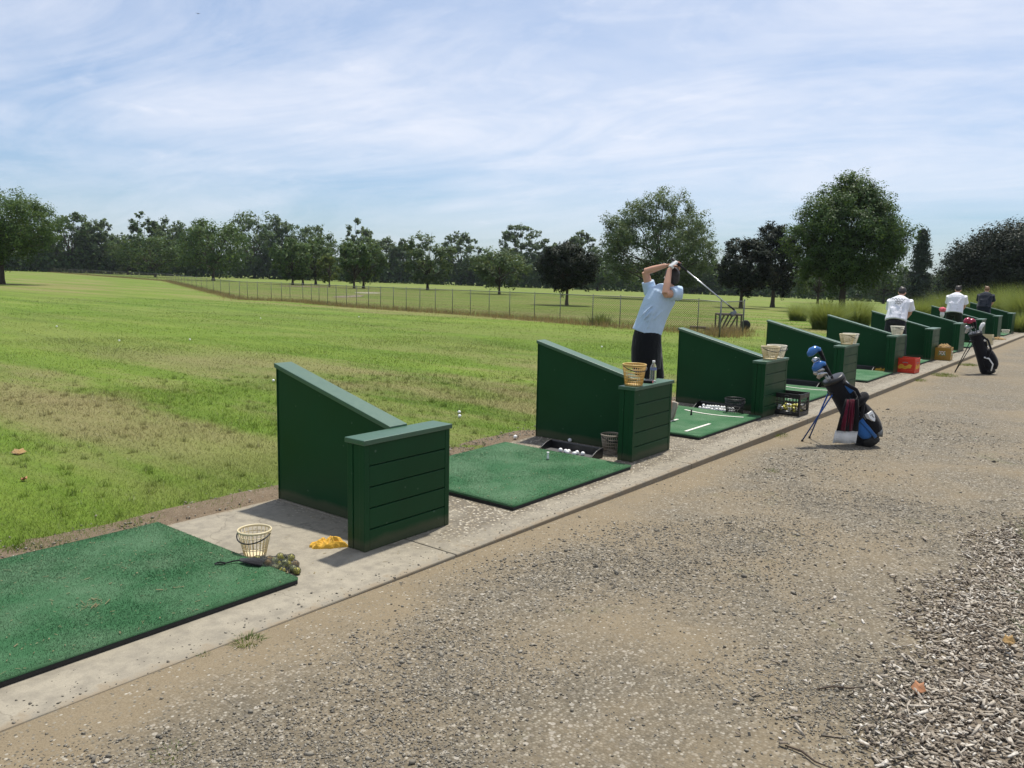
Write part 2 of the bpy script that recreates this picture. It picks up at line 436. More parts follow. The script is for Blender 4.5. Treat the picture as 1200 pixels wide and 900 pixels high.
tr = n.n('ShaderNodeBsdfTransparent'); mx = n.n('ShaderNodeMixShader'); n.l(n.ramp(v, [(.08, 0), (.13, 1)]), mx.inputs[0])
n.l(pb.outputs[0], mx.inputs[1]); n.l(tr.outputs[0], mx.inputs[2]); n.l(mx.outputs[0], n.out.inputs[0]); M['net_cloth'] = n.m
def cloth(name, col, var=.15, sc=9, strength=.5, rough=.85):
    n = N(name); o_ = n.obj(); f = n.noise(n.scale(o_, (1, 1, .55)), sc, 5, .6, 1.2); w = n.noise(o_, 260, 2)
    M[name] = n.pbr(n.mix(f, [v*(1-var) for v in col], [min(1, v*(1+var)) for v in col]), rough, n.bump(n.math('ADD', f, n.math('MULTIPLY', w, .05)), strength, .03), spec=.15, **{'Sheen_Weight': .15})
cloth('yellow_cloth', (.62, .36, .045), .22, 22, .7)
cloth('tan_cloth', (.34, .22, .09), .25, 22, .7)
cloth('blue_shirt', (.47, .60, .76), .10, 7, .9)
cloth('white_shirt', (.76, .77, .82), .06, 8, .9)
cloth('navy_shirt', (.012, .017, .028), .2, 8, .7)
cloth('black_shorts', (.007, .008, .010), .2, 8, .7)
cloth('olive_shorts', (.016, .021, .014), .2, 8, .6)
cloth('charcoal_trousers', (.022, .023, .028), .2, 8, .6)
cloth('black_fabric', (.010, .010, .012), .25, 14, .4)
cloth('blue_fabric', (.035, .13, .36), .15, 14, .3)
cloth('maroon_cloth', (.10, .008, .022), .2, 14, .4)
cloth('white_towel', (.68, .68, .66), .08, 14, .6)
cloth('pink_knit', (.68, .13, .16), .2, 40, .6)
n = N('skin'); f = n.noise(n.obj(), 18, 4)
M['skin'] = n.pbr(n.mix(f, (.50, .27, .18), (.60, .35, .245)), .5, None, spec=.35, Subsurface_Weight=.08)
simple('dark_hair', (.016, .012, .010), .55, var=.4, sc=90, bump=.5)
simple('brown_hair', (.16, .085, .035), .55, var=.35, sc=90, bump=.5)
simple('tan_shoe', (.31, .28, .23), .7, var=.15)
simple('shoe_sole', (.42, .36, .27), .7)
simple('chrome', (.50, .51, .53), .32, metal=1.0)
simple('dark_iron', (.16, .17, .18), .38, metal=.9)
simple('blue_metal', (.03, .08, .26), .35, metal=.4)
simple('blue_gloss', (.020, .12, .36), .22, spec=.6)
simple('crimson_gloss', (.30, .012, .05), .25, spec=.6)
simple('graphite', (.03, .03, .032), .3, metal=.5)
simple('dead_leaf', (.33, .15, .07), .8, var=.3, sc=40)
simple('twig', (.07, .05, .035), .9, var=.3)
simple('bird_feather', (.01, .01, .012), .7)
n = N('clear_plastic')
n.pbr((.92, .95, .97), .06, None, spec=.5, Transmission_Weight=.92, IOR=1.2); M['clear_plastic'] = n.m
simple('label_film', (.16, .20, .36), .4, var=.1)

# ------------------------------------------------------------------ the setting
K0, S = 3.689, 3.355                     # near face of the first divider, spacing
Y_BACK, Y_KERB = 5.17, 3.285             # concrete pad
X_END = K0+S*9+2.3

def lawn():
    # fan of quads round the camera position, z from terrain_z; drops below the pad and the path
    rs = np.concatenate([np.linspace(0, 30, 61)[1:], np.geomspace(30.5, 700, 46)])
    na = 180
    th = np.linspace(0, 2*math.pi, na, endpoint=False)
    RR, TT = np.meshgrid(rs, th, indexing='ij')
    X, Y = RR*np.cos(TT), RR*np.sin(TT)
    Z = terrain_z(X, Y)
    low = (Y < 5.45) & (X < 46)
    Z = np.where(low & (Y < 5.1), -.16, Z)
    V = np.stack([X, Y, Z], -1).reshape(-1, 3)
    i, j = np.meshgrid(np.arange(len(rs)-1), np.arange(na), indexing='ij'); j2 = (j+1) % na
    Fc = np.stack([i*na+j, (i+1)*na+j, (i+1)*na+j2, i*na+j2], -1).reshape(-1, 4)
    V = np.vstack([V, [[0, 0, -.16]]])
    o = arr_mesh('ground', V, Fc, M['lawn_sheet'], None, True); tag(o, kind='structure')
lawn()

def sheet(name, xs, ys, zf, mat):
    X, Y = np.meshgrid(xs, ys, indexing='ij'); Z = zf(X, Y)
    V = np.stack([X, Y, Z], -1).reshape(-1, 3); ny = len(ys)
    i, j = np.meshgrid(np.arange(len(xs)-1), np.arange(ny-1), indexing='ij')
    Fc = np.stack([i*ny+j, (i+1)*ny+j, (i+1)*ny+j+1, i*ny+j+1], -1).reshape(-1, 4)
    o = arr_mesh(name, V, Fc, mat, None, True); tag(o, kind='structure'); return o

def lump(X, Y, s=1.0):
    return .010*s*(np.sin(X*2.1+Y*1.3)+np.sin(X*.9-Y*2.7+1)+.6*np.sin(X*5.3+Y*4.1))

def path_z(X, Y):
    X = np.asarray(X, float); Y = np.asarray(Y, float)
    step = -.008-.062*np.clip((X-2.0)/7.0, 0, 1)          # the pad stands further proud of the path along the row
    z = step+lump(X, Y, .7)*np.clip((3.4-Y)/.6, .15, 1)
    return z
sheet('gravel_path', np.linspace(-6, 60, 331), np.linspace(-14, 3.30, 140), path_z, M['path_gravel'])

def soil_z(X, Y): return .006+lump(X, Y, .5)+.004*np.sin(X*9+Y*7)
sheet('dirt_strip', np.linspace(-3, X_END+4, 500), np.linspace(5.10, 5.62, 8), lambda X, Y: np.where(Y < 5.2, -.004, np.where(Y > 5.5, -.012, soil_z(X, Y))), M['dry_soil'])

pad = MB()
xs = [-4.2]+[3.674+S*k for k in range(0, 10)]+[X_END]
xs = [-4.2, .32]+xs[1:]
for a, b in zip(xs[:-1], xs[1:]):
    pad.box(a+.004, b-.004, Y_KERB, Y_BACK, -.30, 0)
tag(pad.build('pavement', M['concrete'], bevel=.008), kind='structure')

def mulch_e(X, Y):
    X = np.asarray(X, float); Y = np.asarray(Y, float)
    return .78+.10*np.sin(X*1.7)+.06*np.sin(X*4.1)-Y-np.clip(X-6.5, 0, 5)**1.5*.35+np.clip(X-4.2, 0, 2)*.06

def mulch_z(X, Y):
    e = mulch_e(X, Y)
    return np.where(e < 0, path_z(X, Y)-.02+.0*e, path_z(X, Y)-.02+.14*np.clip(e, 0, 3)**1.3)
sheet('mulch_bed', np.linspace(.5, 9, 110), np.linspace(-4, 1.2, 80), mulch_z, M['mulch_soil'])

# ------------------------------------------------------------------ ground stuff
def in_view(X, Y, margin=.08):
    fwd = X*math.cos(YAW)+Y*math.sin(YAW); lat = X*math.sin(YAW)-Y*math.cos(YAW)
    return (fwd > 1.2) & (np.abs(lat) < (.634+margin)*fwd+.4)

def blades(P, hgt, wid, lean=.5):
    m = len(P); az = rng.uniform(0, 2*math.pi, m); la = rng.uniform(0, 2*math.pi, m)
    h = hgt*rng.uniform(.45, 1.15, m); w = wid*rng.uniform(.6, 1.3, m); le = lean*rng.uniform(.2, 1.3, m)
    d = np.stack([np.cos(az), np.sin(az), np.zeros(m)], -1)*w[:, None]*.5
    tip = P+np.stack([np.cos(la)*le*h, np.sin(la)*le*h, h], -1)
    V = np.stack([P-d, P+d, tip], 1).reshape(-1, 3)
    return V, np.arange(3*m).reshape(-1, 3)

def lawn_edge(X): return 5.40+.10*np.sin(X*1.9)+.07*np.sin(X*4.7+1)+.05*np.sin(X*11)
def grass():
    Vs = []
    def band(r0, r1, dens, hgt, wid, lean):
        area = math.pi*(r1*r1-r0*r0)*.25; m = int(area*dens)
        r = np.sqrt(rng.uniform(r0*r0, r1*r1, m)); a = YAW+rng.uniform(-math.pi/4, math.pi/4, m)
        X, Y = r*np.cos(a), r*np.sin(a)
        patch = .5+.5*np.sin(X*1.1+2*np.sin(Y*.7))*np.sin(Y*1.3+1.5*np.sin(X*.5))
        k = in_view(X, Y) & (Y > lawn_edge(X)+rng.normal(0, .06, m)) & (rng.uniform(0, 1, m) < .55+.45*patch)
        X, Y = X[k], Y[k]
        P = np.stack([X, Y, terrain_z(X, Y)-.004], -1)
        hh = hgt*(.7+.6*patch[k])
        Vs.append(blades(P, hh, wid, lean)[0])
    band(4.8, 8, 5200, .034, .0042, 1.0)
    band(8, 13, 1900, .034, .0068, 1.0)
    band(13, 22, 520, .034, .012, 1.0)
    band(22, 34, 110, .034, .020, 1.0)
    band(34, 50, 30, .034, .03, 1.0)
    # longer tufts the mower missed
    m = 900; r = np.sqrt(rng.uniform(22, 190, m)); a = YAW+rng.uniform(-math.pi/4, math.pi/4, m); X, Y = r*np.cos(a), r*np.sin(a)
    k = in_view(X, Y) & (Y > lawn_edge(X)-.05); X, Y = X[k], Y[k]; nb = 26
    X = np.repeat(X, nb)+rng.normal(0, .022, len(X)*nb); Y = np.repeat(Y, nb)+rng.normal(0, .022, len(Y)*nb)
    Vs.append(blades(np.stack([X, Y, terrain_z(X, Y)], -1), .062, .0055, .8)[0])
    m = 2600; X = rng.uniform(-1, 26, m); Y = lawn_edge(X)-np.abs(rng.normal(0, .07, m)); k = in_view(X, Y)
    Vs.append(blades(np.stack([X[k], Y[k], np.zeros(k.sum())], -1), .05, .005, 1.0)[0])
    V = np.vstack(Vs)
    tag(arr_mesh('grass', V, np.arange(len(V)).reshape(-1, 3), M['grass_blade']), 'short mown grass of the driving range', 'grass', kind='stuff')
grass()

def stones():
    oct_v = np.array([[1,0,0],[-1,0,0],[0,1,0],[0,-1,0],[0,0,1],[0,0,-1]], float)
    oct_f = np.array([[0,2,4],[2,1,4],[1,3,4],[3,0,4],[2,0,5],[1,2,5],[3,1,5],[0,3,5]])
    Ps = []
    for r0, r1, dens, sz in ((1.8, 4.2, 12500, .0034), (4.2, 7.5, 4600, .0040), (7.5, 13, 700, .0050)):
        m = int(math.pi*(r1*r1-r0*r0)*.25*dens)
        r = np.sqrt(rng.uniform(r0*r0, r1*r1, m)); a = YAW+rng.uniform(-math.pi/4, math.pi/4, m)
        X, Y = r*np.cos(a), r*np.sin(a)
        cl = np.sin(X*1.9+1.3*np.sin(Y*2.2))+np.sin(Y*2.6+1.1*np.sin(X*1.3)+2)+.7*np.sin(X*5+Y*3)
        keep = np.clip(.40+.36*cl, .03, 1)*np.clip((3.25-Y)/.5, .10, 1)
        k = in_view(X, Y) & (Y < 3.27) & (rng.uniform(0, 1, m) < keep)
        X, Y = X[k], Y[k]; s = sz*np.exp(rng.normal(0, .45, len(X)))
        Ps.append((X, Y, s))
    # crumbs on the bare strip behind the pad
    m = 5200; X = rng.uniform(-1, 22, m); Y = 5.33+rng.normal(0, .12, m); k = (Y > 5.19) & in_view(X, Y)
    Ps.append((X[k], Y[k], .006*np.exp(rng.normal(0, .4, k.sum()))))
    m = 1900; X = rng.uniform(.8, 24, m); Y = 3.29+np.abs(rng.normal(0, .13, m)); k = in_view(X, Y)
    pad_xy = (X[k], Y[k], .0036*np.exp(rng.normal(0, .4, k.sum()))); Ps.append(pad_xy)
    X, Y, s = [np.concatenate(v) for v in zip(*Ps)]
    m = len(X)
    Z = np.where(Y > 5.1, .008, np.where(Y > 3.286, .0, path_z(X, Y)))+s*.25
    sc = np.stack([s*rng.uniform(.7, 1.4, m), s*rng.uniform(.7, 1.4, m), s*rng.uniform(.45, .9, m)], -1)
    a = rng.uniform(0, 2*math.pi, m); ca, sa = np.cos(a), np.sin(a)
    loc = oct_v[None]*sc[:, None]*rng.uniform(.75, 1.2, (m, 6, 1))
    tx = rng.normal(0, .35, (m, 1)); loc[:, :, 2] += tx*loc[:, :, 0]
    V = np.stack([loc[..., 0]*ca[:, None]-loc[..., 1]*sa[:, None], loc[..., 0]*sa[:, None]+loc[..., 1]*ca[:, None], loc[..., 2]], -1)+np.stack([X, Y, Z], -1)[:, None]
    Fc = (oct_f[None]+6*np.arange(m)[:, None, None]).reshape(-1, 3)
    tag(arr_mesh('gravel', V.reshape(-1, 3), Fc, M['loose_stone']), 'loose grey and tan gravel lying on the path', 'gravel', kind='stuff')
stones()

def chips():
    m = 130000
    X = rng.uniform(1.2, 8.5, m); Y = rng.uniform(-2.6, 1.6, m)
    e = mulch_e(X, Y)
    k = in_view(X, Y, .12) & (rng.uniform(0, 1, m) < np.clip(.22+e*2.6, .02, 1)) & (e > -.5)
    X, Y = X[k], Y[k]; m = len(X)
    Z = np.maximum(mulch_z(X, Y), path_z(X, Y))+rng.uniform(.0, .022, m)
    L = .0105*np.exp(rng.normal(0, .5, m)); W = .0052*np.exp(rng.normal(0, .35, m)); T = .0019*np.exp(rng.normal(0, .3, m))
    cube = np.array([[-1,-1,-1],[1,-.7,-1],[1,.8,-1],[-1,1,-1],[-.9,-1,1],[1,-.8,1],[.9,.7,1],[-1,.9,1]], float)
    cf = np.array([[0,3,2,1],[4,5,6,7],[0,1,5,4],[1,2,6,5],[2,3,7,6],[3,0,4,7]])
    loc = cube[None]*np.stack([L, W, T], -1)[:, None]*rng.uniform(.75, 1.2, (m, 8, 1))
    loc[..., 2] += (loc[..., 0]**2)*rng.uniform(-6, 6, (m, 1))
    yaw, pit, rol = rng.uniform(0, 2*math.pi, m), rng.normal(0, .30, m), rng.normal(0, .35, m)
    def rot(v, a, i, j):
        c, s = np.cos(a)[:, None], np.sin(a)[:, None]; vi = v[..., i]*c-v[..., j]*s; vj = v[..., i]*s+v[..., j]*c
        v = v.copy(); v[..., i] = vi; v[..., j] = vj; return v
    loc = rot(rot(rot(loc, rol, 1, 2), pit, 0, 2), yaw, 0, 1)
    V = loc+np.stack([X, Y, Z], -1)[:, None]
    Fc = (cf[None]+8*np.arange(m)[:, None, None]).reshape(-1, 4)
    tag(arr_mesh('wood_chips', V.reshape(-1, 3), Fc, M['wood_chip']), 'bleached wood chip mulch heaped along the path edge', 'wood chips', kind='stuff')
chips()

# ------------------------------------------------------------------ tee mats
def mat_obj(x0, x1, y0, y1, label, lines=()):
    t = empty('tee_mat', ((x0+x1)/2, (y0+y1)/2, 0), 0, label, 'mat', 'green tee mats of the bays')
    a, b = (x1-x0)/2, (y1-y0)/2
    MB().box(-a, a, -b, b, .001, .026).build('rubber_base', M['black_rubber'], t, bevel=.004)
    # slightly wavy turf sheet with its own thickness
    nx, ny = 26, 26; g = MB(); vs = []; fs = []
    ph = random.uniform(0, 6)
    for i in range(nx):
        for j in range(ny):
            u, v = -a+2*a*i/(nx-1), -b+2*b*j/(ny-1)
            vs.append((u, v, .041+.002*math.sin(u*5+ph)*math.sin(v*6+ph)))
    for i in range(nx-1):
        for j in range(ny-1): fs.append((i*ny+j, (i+1)*ny+j, (i+1)*ny+j+1, i*ny+j+1))
    bl = len(vs); rim = [i*ny for i in range(nx)]+[(nx-1)*ny+j for j in range(1, ny)]+[i*ny+ny-1 for i in range(nx-2, -1, -1)]+[j for j in range(ny-2, 0, -1)]
    for r_ in rim: vs.append((vs[r_][0], vs[r_][1], .026))
    m_ = len(rim)
    for k in range(m_): fs.append((rim[(k+1)%m_], rim[k], bl+k, bl+(k+1)%m_))
    g.add(vs, fs).build('turf_top', M['mat_turf'], t, smooth=True)
    for pts in lines:
        w = MB(); p3 = [Vector((px-(x0+x1)/2, py-(y0+y1)/2, 0)) for px, py in pts]
        for p, q in zip(p3[:-1], p3[1:]):
            d = (q-p).normalized(); s = Vector((-d.y, d.x, 0))*.018
            w.add([(v.x, v.y, .0462) for v in (p-s, q-s, q+s, p+s)], [(0,1,2,3)])
        w.build('marking', M['white_line'], t)
    return t
K = 1.1
mat_obj(.95, 2.72, 3.63, 5.16, 'large worn green mat with no lines, nearest the camera')
mat_obj(4.66, 6.42, 3.60, 5.08, 'plain green mat between the first and second dividers')
def lines3(x0, x1, y0, y1):
    arc = [(x1-.33-.10*(1-((j-4)/4.)**2)+.05, y0+.12+(.80)*j/8.) for j in range(9)]
    return [[(x0+.15, y1-.10), (x1-.42, y1-.10)], arc, [(x0+.15, y0+.24), (x0+.80, y0+.24)], [(x0+.15, y0+.66), (x0+.80, y0+.66)]]
words = ['second and third', 'third and fourth', 'fourth and fifth', 'fifth and sixth', 'sixth and seventh', 'seventh and eighth', 'eighth and ninth', 'ninth and farthest']
for k in range(8):
    x0 = 8.12+S*k; b = (x0, x0+1.80, 3.72, 5.12)
    ln = lines3(*b) if k in (0, 1, 3) else ()
    mat_obj(*b, ('green mat with white alignment lines between the %s dividers' if ln else 'plain green mat between the %s dividers') % words[k], ln)

# turf fibres on the two nearest mats: pile of the mat surface
def fibres(x0, x1, y0, y1, m, parent):
    P = np.stack([rng.uniform(x0, x1, m), rng.uniform(y0, y1, m), np.full(m, .040)], -1)
    V, Fc = blades(P, .009, .0026, .9)
    V -= np.array(parent.location)[None]
    o = arr_mesh('turf_pile', V, Fc, M['turf_fibre'], parent); tag(o, kind='stuff')
mats = [o for o in COL.objects if o.name.startswith('tee_mat')]
fibres(.95, 2.72, 3.63, 5.16, 90000, mats[0])
fibres(4.66, 6.42, 3.60, 5.08, 40000, mats[1])

def scraps():
    P = []
    for x0, x1, y0, y1, z, m in ((.95, 2.72, 3.63, 5.16, .047, 420), (4.66, 6.42, 3.60, 5.08, .047, 260), (2.6, 6.6, 3.3, 5.15, .003, 380), (6.6, 12, 3.3, 5.15, .003, 300)):
        P.append(np.stack([rng.uniform(x0, x1, m), rng.uniform(y0, y1, m), np.full(m, z)], -1))
    c = rng.uniform(0, 1, (45, 3))*[.14, .12, 0]+[1.72, 4.06, .047]; P.append(c)
    P = np.vstack(P); m = len(P); a = rng.uniform(0, 6.28, m); L = .0065*np.exp(rng.normal(0, .5, m)); W = .0016*np.exp(rng.normal(0, .4, m))
    d = np.stack([np.cos(a)*L, np.sin(a)*L, rng.uniform(0, .35, m)*L], -1); s_ = np.stack([-np.sin(a)*W, np.cos(a)*W, np.zeros(m)], -1)
    V = np.stack([P-d-s_, P+d-s_, P+d+s_, P-d+s_], 1).reshape(-1, 3)
    V[:, 2] = np.maximum(V[:, 2], np.repeat(P[:, 2], 4))
    tag(arr_mesh('litter', V, np.arange(4*m).reshape(-1, 4), M['leaf_straw']), 'dry grass clippings scattered over the mats and concrete', 'clippings', kind='stuff')
scraps()

# ------------------------------------------------------------------ bay dividers
H, HB, TH, L_, B0, B1, BD = 1.053, .723, .149, 1.422, -.378, .406, .161
def make_divider():
    t = empty('bay_divider', (0, 0, 0))
    yb, yf = -L_+BD, -L_                # back and front of the low box; wall runs from y=0 to yb
    w = MB(); ct = .034
    z1, z0 = H-ct, HB+.012-ct
    sl = (z1-z0)/(0-yb)
    w.prism([(-.012, 0), (-.012, z1-.012*sl), (yb+.002, z0), (yb+.002, 0)], 0, .010, TH-.010)
    w.build('wall_panel', M['green_paint'], t, bevel=.003)
    e = MB(); e.box(.004, TH-.004, -.0115, 0, 0, z1-.004); e.build('edge_board', M['green_paint'], t, bevel=.002)
    c = MB(); c.prism([(.012, z1+.012*sl), (.012, z1+ct+.012*sl), (yb+.003, z0+ct+.002), (yb+.003, z0+.002)], 0, -.006, TH+.006)
    c.build('sloping_cap', M['green_paint_glare'], t, bevel=.004)
    b = MB(); zt = HB-ct; n_ = 5; hh = zt/n_
    for i in range(n_):                 # lapped boards with a shadow gap between
        b.box(B0+.045, B1-.045, yf+.002, yf+.020, i*hh+(.004 if i else 0), (i+1)*hh-.003)
        b.box(B0+.045, B1-.045, yb-.020, yb-.002, i*hh+(.004 if i else 0), (i+1)*hh-.003)
    b.box(B0+.03, B1-.03, yf+.021, yb-.021, 0, zt-.002)
    b.build('board_panel', M['green_paint'], t, bevel=.003)
    for x0, x1 in ((B0, B0+.044), (B1-.044, B1)):
        q = MB(); q.box(x0, x1, yf, yf+.05, 0, zt); q.box(x0+.005, x1-.005, yf+.052, yb-.052, 0, zt); q.box(x0, x1, yb-.05, yb, 0, zt)
        q.build('corner_trim', M['green_paint'], t, bevel=.003)
    q = MB(); q.box(B0-.012, B1+.012, yf-.014, yb+.012, zt+.001, HB); q.build('flat_cap', M['green_paint_glare'], t, bevel=.004)
    return t
div_labels = ['nearest green bay divider, with the yellow cloth at its foot', 'green bay divider with a basket and water bottle on its box',
 'green bay divider with the black milk crate beside its box', 'green bay divider directly behind the upright blue and black golf bag',
 'green bay divider with the red crate against its box', 'green bay divider with the mustard yellow crate against its box',
 'green bay divider just behind the distant bag with crimson headcovers', 'green bay divider beside the ivory crate, third from the far end',
 'green bay divider second from the far end of the row', 'farthest green bay divider at the end of the row, by the tall grass']
div0 = make_divider(); dividers = []
for k in range(10):
    p = (K0+S*k, 5.159, 0.002)
    d = div0 if k == 0 else copy_tree(div0)
    d.location = p; d.rotation_euler = (0, 0, R([0, .2, -.3, .3, -.2, .1, 0, .3, -.2, .1][k]))
    tag(d, div_labels[k], 'bay divider', 'green bay dividers along the concrete'); dividers.append(d)

def on_cap(k, fx, fy=.5):
    """point on the flat cap of divider k; fx from near to far end, fy from front to back"""
    return (K0+S*k+B0+(B1-B0)*fx, 5.159-L_+BD*fy, HB+.003)

# ------------------------------------------------------------------ baskets
def make_basket(mat, r1=.112, r0=.075, h=.205, dense=24, hoops=4, handle=True, fill=None):
    t = empty('ball_basket', (0, 0, 0))
    b = MB()
    for k in range(dense):
        a = 2*math.pi*k/dense; c, s = math.cos(a), math.sin(a)
        b.loft([(r0*c, r0*s, .004), (r1*c, r1*s, h)], [(.0042, .0028)]*2, 5)
    for i in range(hoops):
        f = (i+.6)/hoops; r = r0+(r1-r0)*f; z = h*f
        b.loft([(r*math.cos(x), r*math.sin(x), z) for x in np.linspace(0, 2*math.pi, 29)[:-1]], .0030, 5, closed=True)
    b.lathe([(r0+.004, 0), (r0+.004, .012), (r0-.006, .014)], 24)
    b.build('wire_body', mat, t, smooth=True)
    MB().loft([(r1*math.cos(x), r1*math.sin(x), h) for x in np.linspace(0, 2*math.pi, 33)[:-1]], [(.008, .0055)]*32, 8, closed=True).build('rim', mat, t, smooth=True)
    if handle:
        pts = [((r1+.006)*math.cos(x), (r1+.006)*math.sin(x), h-.012-.045*math.sin((x-R(150))/R(180)*math.pi)) for x in np.linspace(R(150), R(330), 16)]
        MB().loft(pts, .0045, 6).build('handle', M['black_plastic'], t, smooth=True)
    if fill:
        q = MB()
        for i in range(26):
            z = random.uniform(.03, h*.72); rr = (r0+(r1-r0)*z/h-.024)*math.sqrt(random.random()); a = random.uniform(0, 6.28)
            q.ball((rr*math.cos(a), rr*math.sin(a), z), .0212, 8, 6)
        q.build('ball_fill', fill, t, smooth=True)
    return t
BG = 'ball baskets around the bays'
wire = make_basket(M['cream_plastic'], .100, .064, .160, 22, 2)
wire.location = tuple(at(299, 650)); wire.rotation_euler.z = R(-35)
tag(wire, 'empty cream wire basket beside the mesh ball bag', 'basket', BG)
dense_a = make_basket(M['amber_plastic'], .112, .082, .20, 30, 7)
dense_a.location = on_cap(1, .17, .52); tag(dense_a, 'amber basket on the divider box next to the water bottle', 'basket', BG)
gb = make_basket(M['grey_basket'], .105, .075, .19, 30, 6)
gb.location = tuple(at(716, 531)); tag(gb, 'brownish basket on the concrete tucked behind the second divider box', 'basket', BG)
bb = make_basket(M['black_plastic'], .125, .095, .22, 28, 6)
bb.location = tuple(at(860, 487)); tag(bb, 'black basket standing beside the tray full of balls', 'basket', BG)
wb = make_basket(M['ivory_plastic'], .120, .082, .165, 30, 7)
wb.location = on_cap(2, .40, .45); tag(wb, 'ivory basket on the third divider box, the nearer of its pair', 'basket', BG)
def bask(src, loc, label, rz=0): return copy_tree(src, loc, rz, label)
wp = make_basket(M['white_plastic'], .125, .088, .165, 26, 6, True)
wp.location = on_cap(2, .72, .5); tag(wp, 'pale basket on the third divider box, the farther of its pair', 'basket', BG)
bask(wb, on_cap(3, .50, .5), 'ivory basket on the fourth divider box, above the tall golf bag, nearer one', 1)
bask(wp, on_cap(3, .75, .5), 'pale basket on the fourth divider box, farther one of the pair', 2)
bask(wp, on_cap(4, .50, .5), 'pale basket on the fifth divider box, above the red crate', .5)
gb2 = bask(wb, at(1026, 431), 'ivory basket on the concrete beside the yellow cloth in the fifth bay', 1)
bask(gb, at(1077, 417), 'brownish basket on the concrete behind the red crate', 1)
bask(wp, at(1178, 392), 'pale basket in the far bay near the end of the row', 1)

# ------------------------------------------------------------------ golf balls
def make_ball():
    o = MB().ball((0, 0, .0214), .0214, 16, 11).build('golf_ball', M['golf_ball'], smooth=True); return o
ball0 = make_ball(); used_ball = [False]
def ball(p, label, group):
    o = ball0 if not used_ball[0] else ball0.copy()
    if used_ball[0]: COL.objects.link(o)
    used_ball[0] = True
    o.location = tuple(float(v) for v in p); o.rotation_euler = (random.random(), random.random(), random.random())
    return tag(o, label, 'golf ball', group)

# ------------------------------------------------------------------ ball trays
def make_tray():
    """shallow black tray: open lip towards -X, curved cheeks, tall back towards +X; 0.62 long in Y"""
    t = empty('ball_tray', (0, 0, 0))
    prof = [(0, 0), (.006, .016), (.04, .030), (.09, .055), (.15, .082), (.21, .094), (.26, .096), (.26, 0)]
    for s in (0, 1):
        y0, y1 = (-.31, -.296) if s == 0 else (.296, .31)
        MB().prism(prof, 1, y0, y1).build('side_cheek', M['black_plastic'], t, bevel=.002)
    MB().box(.006, .247, -.295, .295, .004, .012).build('tray_floor', M['grey_plastic'], t)
    MB().prism([(.247, .002), (.247, .082), (.255, .094), (.26, .094), (.26, .002)], 1, -.295, .295).build('back_wall', M['black_plastic'], t)
    MB().prism([(-.006, .002), (.006, .016), (.006, .002)], 1, -.295, .295).build('front_lip', M['grey_plastic'], t)
    return t
tray0 = make_tray(); tray0.location = (6.40, 4.36, .002)
tag(tray0, 'black ball tray holding a handful of white balls by the second divider', 'ball tray', 'black ball trays')
tray1 = copy_tree(tray0, (9.93, 4.38, .002), None, 'black ball tray brim-full of white balls in the third bay')
tray2 = copy_tree(tray0, (13.30, 4.42, .002), None, 'empty black ball tray behind the black milk crate')
tray3 = copy_tree(tray0, (16.65, 4.42, .002), None, 'black ball tray beside the ivory basket and yellow cloth')
for (y, x) in ((.10, .12), (.065, .135), (.035, .15), (.02, .10), (-.06, .10), (-.085, .14), (-.15, .14)):
    ball((6.40+x, 4.36+y, .014), 'white golf ball in the tray by the second divider', 'golf balls in the second bay tray')
for i in range(34):
    ball((9.93+.075+.036*(i % 3)+random.uniform(-.005, .005)+.02*random.random(), 4.38-.22+.44*(i//3)/11.+random.uniform(-.006, .006), .014+.030*(i % 3 == 1)), 'white golf ball in the brim-full tray of the third bay', 'golf balls in the third bay tray')
for y in (.15, .03): ball((16.72, 4.42+y, .014), 'white golf ball in the tray of the fifth bay', 'golf balls in the fifth bay tray')
ball(at(667, 518, .002), 'white golf ball on the concrete just behind the tray', None)
ball(at(603, 514, .01), 'white golf ball at the grass edge behind the second bay', None)
for px, py in ((537, 494), (537, 488), (320, 450), (222, 400), (139, 401), (305, 374), (861, 416), (705, 408), (66, 384), (420, 372)):
    p = far(px, py); p[2] += .012
    ball(p, 'white golf ball lying out on the range grass', 'golf balls scattered on the range')

def tee(p, label):
    t = MB().lathe([(.014, 0), (.011, .02), (.009, .045), (.011, .06), (.0135, .068), (.009, .066)], 12).build('rubber_tee', M['print_white'] if 'white' in label else M['black_rubber'], smooth=True)
    t.location = tuple(float(v) for v in p); tag(t, label, 'tee', None)
tee(at(642, 538, .045), 'short white rubber tee on the second bay mat')
tee(at(810, 486, .045), 'short black rubber tee on the third bay mat')

